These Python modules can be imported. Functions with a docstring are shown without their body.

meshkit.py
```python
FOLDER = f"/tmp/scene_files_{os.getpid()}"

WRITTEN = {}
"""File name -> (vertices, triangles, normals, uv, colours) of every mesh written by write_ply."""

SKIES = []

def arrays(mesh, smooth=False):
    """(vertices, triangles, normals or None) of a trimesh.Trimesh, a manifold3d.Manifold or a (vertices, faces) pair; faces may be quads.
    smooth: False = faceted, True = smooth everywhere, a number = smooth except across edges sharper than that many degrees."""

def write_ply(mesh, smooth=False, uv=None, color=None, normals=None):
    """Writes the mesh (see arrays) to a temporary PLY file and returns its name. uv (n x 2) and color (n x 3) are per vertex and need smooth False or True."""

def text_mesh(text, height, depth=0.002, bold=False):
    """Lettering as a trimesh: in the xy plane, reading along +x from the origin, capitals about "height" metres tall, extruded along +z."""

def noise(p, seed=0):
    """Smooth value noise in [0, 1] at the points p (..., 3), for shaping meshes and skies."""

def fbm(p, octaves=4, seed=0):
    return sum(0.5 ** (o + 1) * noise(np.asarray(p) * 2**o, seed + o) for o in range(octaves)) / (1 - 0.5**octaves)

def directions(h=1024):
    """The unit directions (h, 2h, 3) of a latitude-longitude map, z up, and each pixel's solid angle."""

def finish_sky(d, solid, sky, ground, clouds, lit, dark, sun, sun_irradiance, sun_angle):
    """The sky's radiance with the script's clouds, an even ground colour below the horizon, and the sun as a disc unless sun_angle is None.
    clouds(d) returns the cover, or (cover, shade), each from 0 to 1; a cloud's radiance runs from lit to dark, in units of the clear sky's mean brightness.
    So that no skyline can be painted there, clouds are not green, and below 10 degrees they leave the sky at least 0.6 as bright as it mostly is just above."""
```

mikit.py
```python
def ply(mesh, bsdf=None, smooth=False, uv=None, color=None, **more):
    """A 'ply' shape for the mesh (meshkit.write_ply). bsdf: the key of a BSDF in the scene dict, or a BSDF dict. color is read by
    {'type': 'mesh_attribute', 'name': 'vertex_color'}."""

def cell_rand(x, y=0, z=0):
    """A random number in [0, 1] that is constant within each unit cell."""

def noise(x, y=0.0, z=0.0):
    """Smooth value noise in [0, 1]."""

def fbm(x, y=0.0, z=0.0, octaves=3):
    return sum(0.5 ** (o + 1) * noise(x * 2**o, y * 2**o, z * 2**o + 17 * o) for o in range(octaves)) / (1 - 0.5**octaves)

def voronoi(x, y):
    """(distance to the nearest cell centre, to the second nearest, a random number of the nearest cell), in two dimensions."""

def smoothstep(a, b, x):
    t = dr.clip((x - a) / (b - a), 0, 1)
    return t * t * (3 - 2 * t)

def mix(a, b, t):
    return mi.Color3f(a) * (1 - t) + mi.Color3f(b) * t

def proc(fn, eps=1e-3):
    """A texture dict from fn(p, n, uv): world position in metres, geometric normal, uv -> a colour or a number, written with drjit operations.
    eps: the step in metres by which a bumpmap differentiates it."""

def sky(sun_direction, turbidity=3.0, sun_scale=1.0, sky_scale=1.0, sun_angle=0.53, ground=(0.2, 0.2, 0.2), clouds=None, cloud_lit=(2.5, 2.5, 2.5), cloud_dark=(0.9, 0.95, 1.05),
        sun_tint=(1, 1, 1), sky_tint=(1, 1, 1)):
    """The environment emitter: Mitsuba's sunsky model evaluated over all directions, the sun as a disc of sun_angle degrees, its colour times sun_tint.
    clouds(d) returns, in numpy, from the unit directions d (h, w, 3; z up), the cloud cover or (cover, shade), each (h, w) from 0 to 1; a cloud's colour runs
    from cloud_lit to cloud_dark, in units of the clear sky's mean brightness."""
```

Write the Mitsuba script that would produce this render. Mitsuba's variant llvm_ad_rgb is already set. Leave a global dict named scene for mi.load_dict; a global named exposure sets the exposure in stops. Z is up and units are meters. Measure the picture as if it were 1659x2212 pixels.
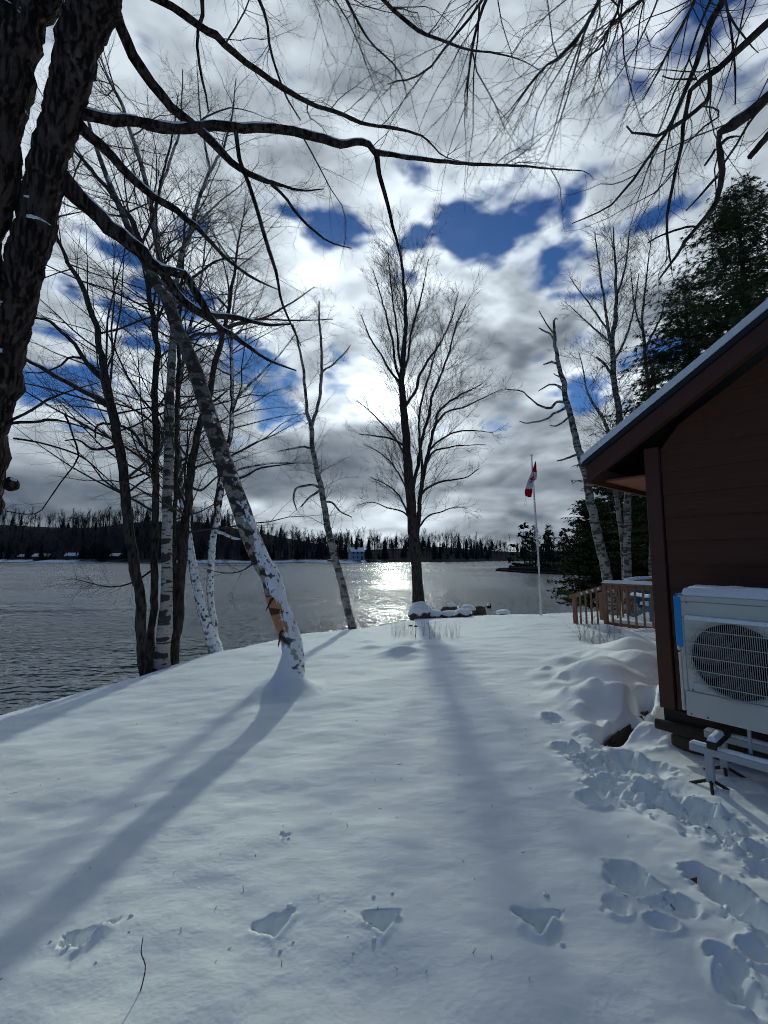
import math, random
import numpy as np, trimesh, mitsuba as mi, drjit as dr
import mikit, meshkit
from mikit import proc, noise, fbm, smoothstep, mix
from shapely.geometry import Point, box as sbox, Polygon
T = mi.ScalarTransform4f
scene, labels = {'type': 'scene'}, {}

# ------------------------------------------------------------------ camera, sky, exposure
F, PITCH, CAMZ = 920.0, math.radians(6.0), 3.4          # focal length in pixels of a 1659 x 2212 view of the photo; the lake is z = 0
CP, SP = math.cos(PITCH), math.sin(PITCH)
def ray(dx, dy):
    X, U = (dx - 829.5) / F, (1106 - dy) / F
    return np.array([X, CP - U * SP, SP + U * CP])
def P(dx, dy, Y):                                        # the point at distance Y (metres, level) seen at a photo position
    r = ray(dx, dy)
    return np.array([0, 0, CAMZ]) + r * (Y / r[1])
def fwd(p):
    return p[..., 1] * CP + (p[..., 2] - CAMZ) * SP
scene['camera'] = {'type': 'perspective', 'fov': math.degrees(2 * math.atan(829.5 / F)), 'fov_axis': 'x', 'near_clip': 0.05, 'far_clip': 5000.0,
    'to_world': T().look_at(origin=[0, 0, CAMZ], target=[0, CP, CAMZ + SP], up=[0, 0, 1])}
exposure = 1.3
SUN = ray(845, 868); SUN = SUN / np.linalg.norm(SUN)

def sstep(a, b, x):
    t = np.clip((x - a) / (b - a), 0, 1); return t * t * (3 - 2 * t)
KLIT, DARK = 1.75, (.02, .032, .05)
def lobe(d, dx, dy, rx, ry):
    c0 = ray(dx, dy); c0 = c0 / np.linalg.norm(c0)
    rt = np.cross(c0, [0, 0, 1.0]); rt /= np.linalg.norm(rt); up = np.cross(rt, c0)
    k = F * math.hypot(1, math.hypot((dx - 829.5) / F, (dy - 1106) / F))
    a = (d @ rt) / (rx / k); b = (d @ up) / (ry / k)
    return np.exp(-(a * a + b * b) * .6) * (d @ c0 > 0)
def unit_(v): return v / (np.linalg.norm(v, axis=-1, keepdims=True) + 1e-9)
def clouds(d):
    B = meshkit.fbm
    z = np.maximum(d[..., 2], 0.0); o = np.zeros_like(z)
    q = np.stack([d[..., 0] / (z + .42), d[..., 1] / (z + .42), z * .8], -1)
    warp = np.stack([B(q * 2.6, 3, 11), B(q * 2.6, 3, 23), B(q * 2.6, 3, 29)], -1) - .5
    qw = q + warp * .30
    e = d * [1, 1, 1.7] + warp * .12
    toward = unit_(SUN - d * (d @ SUN)[..., None])
    big, mid, fine = B(qw * 1.9 + 3.1, 3, 5), B(qw * 4.6, 4, 7), B(e * 17.0, 5, 9)
    puff = 1 - np.abs(2 * B(e * 8.5 + 1.7, 5, 13) - 1) * 2.4
    n = .30 * big + .32 * mid + .38 * fine
    gap, thick = o, o
    rag = d + warp * .10 + .09 * np.stack([B(e * 9, 4, 51) - .5, B(e * 9, 4, 52) - .5, B(e * 9, 4, 53) - .5], -1)
    for g in GAPS: gap = np.maximum(gap, g[4] * lobe(rag, *g[:4]))
    for g in THICK: thick = np.maximum(thick, g[4] * lobe(rag, *g[:4]))
    ang = np.degrees(np.arccos(np.clip(d @ SUN, -1, 1))); el = np.degrees(np.arcsin(np.clip(d[..., 2], -1, 1)))
    D = .46 + 2.9 * (n - .5) + .42 * (puff - .35) - .88 * gap + .25 * sstep(18, 8, el)
    cover = sstep(-.20, .34, D)
    light = fine - B(e * 17.0 + toward * .55, 5, 9)          # lit from the sun's side
    dense = np.clip(.34 + 1.5 * (big - .5) + 2.6 * (mid - .5) + 1.0 * (fine - .5) - 1.5 * light + .8 * thick, -.15, 1.25)
    low = sstep(20, 5, el)
    az = np.arctan2(d[..., 0], d[..., 1])
    bands = B(np.stack([az * 3.2, np.maximum(el, 0) * .30, o], -1) + warp * .9, 5, 41)
    dense = dense * (1 - .7 * low) + .7 * low * np.clip(.58 + 4.6 * (bands - .5) + .7 * (fine - .5) + .55 * thick, 0, 1.3)
    lum = .885 - .42 * dense * (1 - .25 * sstep(26, 46, el)) + .09 * (1 - sstep(.1, .6, D)) + .14 * (fine - .5) + .10 * (puff - .35)
    lum = lum * (.26 + .74 * np.exp(-(ang / 64) ** 3)) + .09 * np.exp(-ang / 14)
    lin = np.clip(lum, .12, None) ** 2.2
    wob = (mid - .5) * 10 + (fine - .5) * 9 + 3.0 * thick
    glow = 2.0 * np.exp(-((np.maximum(ang + wob, 0)) / 2.5) ** 2) + .30 * np.exp(-np.maximum(ang + wob, 0) / 6.0)
    lin = lin + glow
    cover = np.maximum(cover, np.clip(glow * 1.5, 0, 1)) * (1 - .6 * sstep(75, 115, ang))
    return cover, 1 - np.clip(lin / KLIT, 0, 1)
GAPS = [(1060, 500, 125, 56, 1.15), (925, 520, 100, 30, .9), (1175, 588, 70, 36, 1.0), (1215, 480, 40, 56, .9), (770, 510, 90, 22, .8), (1370, 462, 100, 30, .9),
        (1245, 845, 40, 40, .9), (80, 835, 130, 34, 1.05), (235, 655, 90, 24, .85), (470, 725, 80, 20, .85), (545, 800, 75, 40, 1.0), (590, 895, 46, 46, 1.0),
        (445, 470, 55, 24, .75), (275, 545, 70, 28, .75), (1400, 170, 60, 80, .42), (1610, 10, 60, 40, .4), (520, 930, 60, 20, .6), (180, 925, 60, 16, .7),
        (700, 815, 26, 36, .8), (400, 640, 60, 24, .7), (880, 610, 30, 14, .5), (120, 720, 60, 20, .6), (640, 470, 60, 26, .6), (330, 760, 60, 20, .7), (1420, 760, 60, 40, .6)]
THICK = [(740, 985, 130, 44, 1.2), (960, 985, 110, 40, 1.0), (1080, 920, 130, 60, .9), (1130, 740, 90, 80, .75), (240, 1030, 300, 44, .8), (880, 1075, 230, 26, .8), (1010, 1000, 120, 40, .8),
        (1140, 1010, 80, 40, .6), (980, 370, 90, 50, .4), (640, 250, 90, 50, .4), (1200, 180, 80, 60, .45), (880, 700, 60, 40, .3), (560, 1040, 120, 40, .7), (980, 1140, 260, 10, .6)]
TINT = (.25, .52, 1.06)                                      # deep blue between the clouds
scene['sky'] = mikit.sky(SUN.tolist(), turbidity=2.2, sun_scale=.52, sun_angle=1.8, clouds=clouds, ground=(.35, .37, .4),
    cloud_lit=(14.0, 15.6, 16.7), cloud_dark=(.2, .40, .70), sky_tint=TINT, sun_tint=(.78, 1.16, 1.70))

# ------------------------------------------------------------------ helpers
def numbered(key):
    if key not in scene and not any(k.startswith(key + '__') for k in scene) and key not in labels: return key
    n = 1
    while True:
        k = f'{key}_{n:03d}'
        if k not in scene and not any(q.startswith(k + '__') for q in scene) and k not in labels: return k
        n += 1
def add(name, mesh, mat, parent=None, smooth=False, **more):
    key = numbered((parent + '__' if parent else '') + name)
    scene[key] = mikit.ply(mesh, mat, smooth=smooth, **more)
    return key
def thing(name, label, cat, group=None):
    key = numbered(name)
    labels[key] = {'label': label, 'category': cat}
    if group: labels[key]['group'] = group
    return key
def tag(key, label=None, cat=None, group=None, kind=None):
    d = labels.setdefault(key, {})
    for a, b in (('label', label), ('category', cat), ('group', group), ('kind', kind)):
        if b: d[a] = b
    return key
cat = trimesh.util.concatenate
def M(v, f): return trimesh.Trimesh(np.asarray(v, float), np.asarray(f, int), process=False)

def catmull(pts, n):
    p = np.asarray(pts, float)
    if len(p) == 2: return p[0] + (p[1] - p[0]) * np.linspace(0, 1, n)[:, None]
    q = np.vstack([2 * p[0] - p[1], p, 2 * p[-1] - p[-2]])
    s = np.concatenate([[0], np.cumsum(np.linalg.norm(np.diff(p[:, :3], axis=0), axis=1))]); s /= s[-1]
    t = np.linspace(0, 1, n); i = np.clip(np.searchsorted(s, t, 'right') - 1, 0, len(p) - 2)
    u = ((t - s[i]) / np.maximum(s[i + 1] - s[i], 1e-9))[:, None]
    a, b, c, e = q[i], q[i + 1], q[i + 2], q[i + 3]
    return .5 * (2 * b + (c - a) * u + (2 * a - 5 * b + 4 * c - e) * u ** 2 + (3 * b - a - 3 * c + e) * u ** 3)

def tube(Pts, R, sides=10, disp=None, cap=True):
    Pts, R = np.asarray(Pts, float), np.asarray(R, float)
    t = np.gradient(Pts, axis=0); t /= np.linalg.norm(t, axis=1, keepdims=True) + 1e-12
    a = np.zeros_like(Pts); ref = np.array([1.0, .1, 0]) if abs(t[0, 0]) < .8 else np.array([0, 1.0, .1])
    for k in range(len(Pts)):
        ref = ref - t[k] * (ref @ t[k]); ref /= np.linalg.norm(ref) + 1e-12; a[k] = ref
    b = np.cross(t, a); ang = np.arange(sides) * 2 * np.pi / sides
    dirs = np.cos(ang)[None, :, None] * a[:, None] + np.sin(ang)[None, :, None] * b[:, None]
    rr = np.broadcast_to(R[:, None], (len(Pts), sides)).copy()
    if disp is not None: rr = disp(Pts, ang, rr, dirs)
    v = (Pts[:, None] + dirs * rr[..., None]).reshape(-1, 3)
    K = len(Pts); i, j = np.meshgrid(np.arange(K - 1), np.arange(sides), indexing='ij'); j2 = (j + 1) % sides
    q = np.stack([i * sides + j, i * sides + j2, (i + 1) * sides + j2, (i + 1) * sides + j], -1).reshape(-1, 4)
    f = np.vstack([q[:, [0, 1, 2]], q[:, [0, 2, 3]]])
    if cap:
        n = len(v); v = np.vstack([v, Pts[0] - t[0] * R[0] * .3, Pts[-1] + t[-1] * R[-1] * .5])
        k = np.arange(sides); k2 = (k + 1) % sides
        f = np.vstack([f, np.stack([k2, k, k * 0 + n], 1), np.stack([(K - 1) * sides + k, (K - 1) * sides + k2, k * 0 + n + 1], 1)])
    return M(v, f)

def many_tubes(Pp, R, sides=3):
    N, K, _ = Pp.shape
    t = np.gradient(Pp, axis=1); t /= np.linalg.norm(t, axis=2, keepdims=True) + 1e-12
    m = t.mean(1); ref = np.where(np.abs(m[:, 2:]) < .85, np.array([[0, 0, 1.0]]), np.array([[1.0, 0, 0]]))[:, None]
    a = np.cross(t, np.broadcast_to(ref, t.shape)); a /= np.linalg.norm(a, axis=2, keepdims=True) + 1e-12
    b = np.cross(t, a); ang = np.arange(sides) * 2 * np.pi / sides
    v = Pp[:, :, None] + R[:, :, None, None] * (np.cos(ang)[None, None, :, None] * a[:, :, None] + np.sin(ang)[None, None, :, None] * b[:, :, None])
    i, j = np.meshgrid(np.arange(K - 1), np.arange(sides), indexing='ij'); j2 = (j + 1) % sides
    q = np.stack([i * sides + j, i * sides + j2, (i + 1) * sides + j2, (i + 1) * sides + j], -1).reshape(-1, 4)
    f = np.vstack([q[:, [0, 1, 2]], q[:, [0, 2, 3]]])
    f = (f[None] + (np.arange(N) * K * sides)[:, None, None]).reshape(-1, 3)
    return M(v.reshape(-1, 3), f)

def unit(v): return v / (np.linalg.norm(v, axis=-1, keepdims=True) + 1e-12)
def grow(rng, par, dens, t0, ang, rel, lim, K, wig, trop, rc, rmin, power=1.0, squash=None):
    """Child branches along parent polylines. par = (P (N,K,3), R (N,K)). dens = children per metre of parent."""
    Pp, R = par
    seg = np.linalg.norm(np.diff(Pp, axis=1), axis=2); L = seg.sum(1)
    n = rng.poisson(np.minimum(dens * L * (1 - t0), 60)); idx = np.repeat(np.arange(len(L)), n)
    if len(idx) == 0: return Pp[:0, :K], R[:0, :K]
    t = t0 + (1 - t0) * rng.random(len(idx)) ** power
    k = t * (Pp.shape[1] - 1.001); i = k.astype(int); u = (k - i)[:, None]
    p = Pp[idx, i] * (1 - u) + Pp[idx, i + 1] * u; r = R[idx, i] * (1 - u[:, 0]) + R[idx, i + 1] * u[:, 0]
    td = unit(Pp[idx, i + 1] - Pp[idx, i])
    s = unit(np.cross(td, rng.normal(size=td.shape)))
    if squash is not None: s = unit(s * np.asarray(squash)); s = unit(s - td * (s * td).sum(1, keepdims=True))
    A = np.radians(rng.uniform(*ang, len(idx)))[:, None]
    d = unit(td * np.cos(A) + s * np.sin(A))
    ln = np.clip(rel * L[idx] * (1.15 - .75 * t) * rng.uniform(.45, 1.25, len(idx)), *lim)
    r0 = np.maximum(np.minimum(.7 * r, rc * ln), rmin)
    out = [p]; step = (ln / (K - 1))[:, None]
    for _ in range(K - 1):
        d = unit(d + rng.normal(size=d.shape) * wig + np.asarray(trop) * .9 / (K - 1))
        out.append(out[-1] + d * step)
    prof = np.linspace(1, .0, K)[None]
    return np.stack(out, 1), np.maximum(r0[:, None] * (prof * .85 + .15), rmin * (.45 + .55 * prof))
def resample(p, r, K):
    s = np.linspace(0, len(p) - 1, K); i = np.minimum(s.astype(int), len(p) - 2); u = s - i
    return p[i] * (1 - u[:, None]) + p[i + 1] * u[:, None], r[i] * (1 - u) + r[i + 1] * u

def boxm(x0, x1, y0, y1, z0, z1, c=0.0):
    if c <= 0: return trimesh.creation.box(bounds=[[x0, y0, z0], [x1, y1, z1]])
    pts = []
    for i, (x, sx) in enumerate(((x0, 1), (x1, -1))):
        for y, sy in ((y0, 1), (y1, -1)):
            for z, sz in ((z0, 1), (z1, -1)):
                pts += [[x + sx * c, y + sy * c, z], [x + sx * c, y, z + sz * c], [x, y + sy * c, z + sz * c]]
    return trimesh.convex.convex_hull(np.array(pts))
def frame(o, ax, ay):                                      # local (x along ax, y along ay, z up) -> world
    m = np.eye(4); m[:2, 0] = ax; m[:2, 1] = ay; m[:3, 3] = o
    return m
def put(mesh, m):
    mesh = mesh.copy(); mesh.apply_transform(m)
    if np.linalg.det(m[:3, :3]) < 0 and False: mesh.invert()
    return mesh

# ------------------------------------------------------------------ materials
def bsdf(key, color, rough=.8, spec=.3, bump=None, scale=1.0, two=True, eps=.002, **kw):
    c = proc(color) if callable(color) else {'type': 'rgb', 'value': list(color)}
    b = {'type': 'principled', 'base_color': c, 'roughness': rough, 'specular': spec, **kw}
    if bump is not None: b = {'type': 'bumpmap', 'arbitrary': proc(bump, eps), 'scale': scale, 'bsdf': b}
    scene[key] = {'type': 'twosided', 'bsdf': b} if two else b
C3 = mi.Color3f
bsdf('snow_material', (.835, .872, .90), .75, .25, lambda p, n, uv: .005 * fbm(p.x * 13, p.y * 19, p.z * 13, 4) + .0022 * fbm(p.x * 62, p.y * 70, p.z * 62, 3), 1.0)
bsdf('snow_cap_material', (.83, .866, .895), .8, .2)
def bark_dark(p, n, uv):
    a = fbm(p.x * 34, p.y * 34, p.z * 7, 3); b = noise(p.x * 9, p.y * 9, p.z * 2.5)
    return mix(mix((.018, .015, .014), (.075, .064, .058), smoothstep(.3, .72, a)), (.06, .062, .05), smoothstep(.6, .85, b) * .4)
bsdf('dark_bark', bark_dark, .9, .15, lambda p, n, uv: .012 * fbm(p.x * 34, p.y * 34, p.z * 8, 3), 1.0)
def bark_big(p, n, uv):
    w = fbm(p.x * 5, p.y * 5, p.z * 3, 2) * 1.6
    a = fbm(p.x * 52 + w, p.y * 52, p.z * 5 + w, 4); g = fbm(p.x * 9, p.y * 9, p.z * 8, 3)
    c = mix((.012, .009, .009), (.082, .062, .056), smoothstep(.36, .68, a))
    c = mix(c, (.14, .135, .11), smoothstep(.6, .76, g) * smoothstep(.45, .6, a) * .6)
    return mix(c, (.82, .86, .90), smoothstep(.745, .765, fbm(p.x * 7 + 3, p.y * 7 + w, p.z * 15, 4)) * smoothstep(-.2, .0, n.z + .12))
bsdf('maple_bark', bark_big, .92, .1, lambda p, n, uv: .05 * fbm(p.x * 46, p.y * 46, p.z * 5, 3), 1.0)
def bark_birch(p, n, uv):
    len1 = noise(p.x * 7 + 3, p.y * 7, p.z * 26); len2 = noise(p.x * 22, p.y * 22, p.z * 95)
    patch = fbm(p.x * 3.5, p.y * 3.5, p.z * 6.5, 3); stain = fbm(p.x * 5, p.y * 5, p.z * 2, 3)
    c = mix((.30, .28, .25), (.46, .435, .39), stain)
    c = mix(c, (.06, .05, .045), smoothstep(.70, .77, len1)); c = mix(c, (.16, .13, .11), smoothstep(.72, .8, len2) * .8)
    return mix(c, (.045, .04, .036), smoothstep(.585, .64, patch))
bsdf('birch_bark', bark_birch, .75, .25)
def bark_grey(p, n, uv):
    len1 = noise(p.x * 6, p.y * 6, p.z * 18); patch = fbm(p.x * 7, p.y * 7, p.z * 9, 3)
    c = mix((.20, .19, .175), (.36, .345, .32), fbm(p.x * 9, p.y * 9, p.z * 4, 2))
    return mix(mix(c, (.06, .055, .05), smoothstep(.66, .74, len1)), (.07, .065, .06), smoothstep(.53, .6, patch))
bsdf('grey_birch_bark', bark_grey, .8, .2)
def plaster(s, base, thr, orange=False):
    sx, sy, sz = s
    def fn(p, n, uv):
        k = n.x * sx + n.y * sy + n.z * sz
        w = fbm(p.x * 7, p.y * 7, p.z * 6, 3); f2 = fbm(p.x * 24, p.y * 24, p.z * 20, 3)
        c = base(p, n, uv)
        if orange:
            o = mix((.42, .17, .085), (.52, .29, .15), fbm(p.x * 5, p.y * 5, p.z * 9, 3))
            o = mix(o, (.10, .035, .02), smoothstep(.62, .7, noise(p.x * 2.5, p.y * 2.5, p.z * 15)))
            zz = p.z + .10 * (w - .5) * 2
            c = mix(c, o, smoothstep(2.34, 2.38, zz) * (1 - smoothstep(2.86, 2.90, zz)))
        sn = smoothstep(thr - .06, thr + .06, k - .62 * smoothstep(3.0, 4.9, p.z) + (w - .5) * 1.1 + (f2 - .5) * .5)
        if orange: sn = dr.maximum(sn, (1 - smoothstep(2.12, 2.3, p.z + (w - .5) * .5)) * smoothstep(-.75, -.45, k + (w - .5)))
        if orange: sn = sn * (1 - smoothstep(2.36, 2.42, p.z + (w - .5) * .2) * (1 - smoothstep(2.84, 2.88, p.z + (w - .5) * .2)) * (1 - smoothstep(.70, .82, k + (w - .5) * .4)))
        sn = sn * (1 - smoothstep(.56, .63, fbm(p.x * 22, p.y * 22, p.z * 14, 4)) * .92)
        return mix(c, (.84, .865, .90), sn)
    return fn
def birch_shaggy(p, n, uv):
    a = fbm(p.x * 9, p.y * 9, p.z * 11, 3); b = fbm(p.x * 30, p.y * 30, p.z * 30, 2)
    return mix(mix((.045, .038, .033), mix((.34, .31, .27), (.16, .14, .12), smoothstep(3.0, 6.0, p.z)), smoothstep(.45, .58, a)), (.06, .05, .04), smoothstep(.6, .7, b) * .7)
bsdf('snowy_birch_bark', plaster((.72, -.62, .25), birch_shaggy, .54, True), .85, .2, lambda p, n, uv: .012 * fbm(p.x * 26, p.y * 26, p.z * 22, 3), 1.0)
bsdf('plastered_bark', plaster((.55, -.8, .2), bark_dark, .16), .85, .2, lambda p, n, uv: .008 * fbm(p.x * 26, p.y * 26, p.z * 22, 3), 1.0)
bsdf('twig_material', (.06, .05, .046), .9, .1)
bsdf('birch_twig_material', (.085, .062, .052), .9, .1)
bsdf('needle_material', lambda p, n, uv: mix((.022, .036, .018), (.06, .078, .034), fbm(p.x * 2.2, p.y * 2.2, p.z * 2.2, 3)), .85, .15)
bsdf('far_needle_material', (.026, .035, .026), .95, .0)
bsdf('far_twig_material', lambda p, n, uv: mix((.05, .043, .043), (.11, .095, .09), noise(p.x * .2, p.y * .2)), .95, .0)
bsdf('forest_floor', lambda p, n, uv: mix(mix((.045, .038, .037), (.08, .069, .064), fbm(p.x * .15, p.y * .15, p.z * .2, 3)), (.80, .83, .87), (1 - smoothstep(1.0, 1.7, p.z + 1.5 * (fbm(p.x * .06, p.y * .06, 0, 3) - .5))) * smoothstep(.45, .52, fbm(p.x * .03 + 7, p.y * .05, 0, 3)) * (1 - smoothstep(-12, 4, p.x))), .95, .0)
def wv(p, n, uv):
    a = fbm(p.x * 1.0 + p.y * .35, p.y * 2.4 - p.x * .2, 0, 2); b = fbm(p.x * 3.0 - 4, p.y * 5.6 + p.x * .6, 3, 3)
    c = fbm(p.x * .22, p.y * .62 + p.x * .05, 7, 2)
    g = .30 + 1.1 * smoothstep(.32, .68, fbm(p.x * .025, p.y * .075, 5, 3))
    d = noise(p.x * 4.1, p.y * 7.0, 9)
    return (.15 * a + .10 * b + .04 * d) * g + .17 * c
scene['water_material'] = {'type': 'bumpmap', 'arbitrary': proc(wv, .02), 'scale': 1.0, 'bsdf': {'type': 'principled', 'base_color': {'type': 'rgb', 'value': [.016, .032, .045]}, 'roughness': .10, 'specular': .65}}
scene['water_material'] = {'type': 'twosided', 'bsdf': scene['water_material']}
def siding(p, n, uv):
    g = fbm(p.x * 3, p.y * 3, p.z * 60, 3)
    return mix((.080, .033, .020), (.12, .050, .030), g)
bsdf('siding_material', siding, .7, .25)
bsdf('trim_material', lambda p, n, uv: mix((.075, .032, .023), (.105, .043, .031), fbm(p.x * 8, p.y * 8, p.z * 8, 3)), .65, .3)
bsdf('soffit_material', lambda p, n, uv: mix((.22, .082, .048), (.28, .105, .062), fbm(p.x * 5, p.y * 5, p.z * 5, 3)), .7, .25)
bsdf('drip_edge_material', (.02, .02, .022), .5, .4)
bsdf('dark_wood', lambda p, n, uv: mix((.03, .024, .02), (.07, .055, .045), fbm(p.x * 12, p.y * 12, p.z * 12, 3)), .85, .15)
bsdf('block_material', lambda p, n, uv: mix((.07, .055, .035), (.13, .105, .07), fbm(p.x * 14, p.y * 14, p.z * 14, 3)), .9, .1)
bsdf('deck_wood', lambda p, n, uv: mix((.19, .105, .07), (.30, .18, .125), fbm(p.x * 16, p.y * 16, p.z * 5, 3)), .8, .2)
bsdf('casing_material', lambda p, n, uv: mix((.52, .51, .46), (.60, .585, .53), fbm(p.x * 3, p.y * 3, p.z * 3, 3)), .45, .4)
bsdf('grille_material', (.50, .485, .45), .45, .4)
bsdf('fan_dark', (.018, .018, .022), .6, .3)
bsdf('tape_material', (.015, .26, .62), .5, .4)
bsdf('steel_material', (.40, .42, .44), .5, .4)
bsdf('screw_material', (.06, .06, .06), .5, .5)
bsdf('chair_blue', (.012, .15, .27), .5, .4)
bsdf('red_paint', (.30, .025, .03), .5, .4)
bsdf('pole_material', (.60, .62, .63), .4, .5)
bsdf('rope_material', (.6, .6, .57), .9, .1)
bsdf('stone_material', lambda p, n, uv: mix((.04, .033, .03), (.14, .10, .075), fbm(p.x * 5, p.y * 5, p.z * 5, 4)), .9, .15)
bsdf('straw_material', (.16, .12, .085), .9, .1)
bsdf('leaf_material', (.17, .05, .025), .8, .2)
bsdf('duck_material', (.03, .028, .026), .7, .2)
bsdf('house_siding_far', (.45, .50, .55), .8, .2)
bsdf('cottage_siding_far', (.07, .06, .055), .8, .2)
bsdf('glass_far', (.03, .035, .04), .2, .5)
bsdf('tarp_material', (.07, .10, .09), .7, .2)

# ------------------------------------------------------------------ ground
SHORE = np.array([(-10, -14), (-8.2, -4), (-6.8, 2), (-5.6, 5.9), (-4.7, 8.2), (-4.15, 9.9), (-2.5, 12.3), (-.9, 13.2), (1, 15.4), (3.9, 16.1), (5.7, 16.5), (8.5, 17.3), (10.5, 20.5), (13, 24), (20, 28), (60, 31)], float)
def shore_distance(x, y):
    best, sign = np.full(np.shape(x), 1e9), np.ones(np.shape(x))
    for (ax, ay), (bx, by) in zip(SHORE[:-1], SHORE[1:]):
        ex, ey = bx - ax, by - ay; u = np.clip(((x - ax) * ex + (y - ay) * ey) / (ex * ex + ey * ey), 0, 1)
        qx, qy = x - ax - u * ex, y - ay - u * ey; d = qx * qx + qy * qy
        s = np.where(ex * (y - ay) - ey * (x - ax) > 0, -1.0, 1.0)
        sign = np.where(d < best, s, sign); best = np.minimum(best, d)
    return np.sqrt(best) * sign
def base_ground(x, y):
    x, y = np.asarray(x, float), np.asarray(y, float)
    s = shore_distance(x, y)
    z = 1.36 + .42 * sstep(0, 7, s) - .25 * np.clip(1 - s, 0, 1) ** 2 * (s > 0)
    return np.maximum(np.where(s > 0, z, 1.11 + .55 * s), -2.0)
def G(dx, dy):                                              # ground point seen at a photo position
    r = ray(dx, dy); t = np.linspace(.8, 26, 3000)
    zz = CAMZ + r[2] * t - base_ground(r[0] * t, r[1] * t)
    k = np.argmax(zz < 0); tt = t[k]
    return np.array([r[0] * tt, r[1] * tt])
rg = np.random.default_rng(5)
MOUNDS, PITS = [], []                                       # (x, y, rx, ry, angle, height, power) ; the pits sharper
def mound(dx, dy, wpx, ratio, h, rot=0.0, power=2.0):
    x, y = G(dx, dy); w = wpx / F * y * .96
    MOUNDS.append((x, y, w, w * ratio, rot, h, power))
b0 = P(630, 1470, 6.0)[:2]
MOUNDS.append((b0[0] - .05, b0[1] - .05, .115, .11, 0, .95, 1.0))
for a in [(885, 1395, 40, .8, .10), (865, 1412, 36, .7, .13), (800, 1402, 26, .8, .06), (920, 1402, 30, .7, .08), (790, 1388, 20, .8, .05)]: mound(*a)
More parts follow.
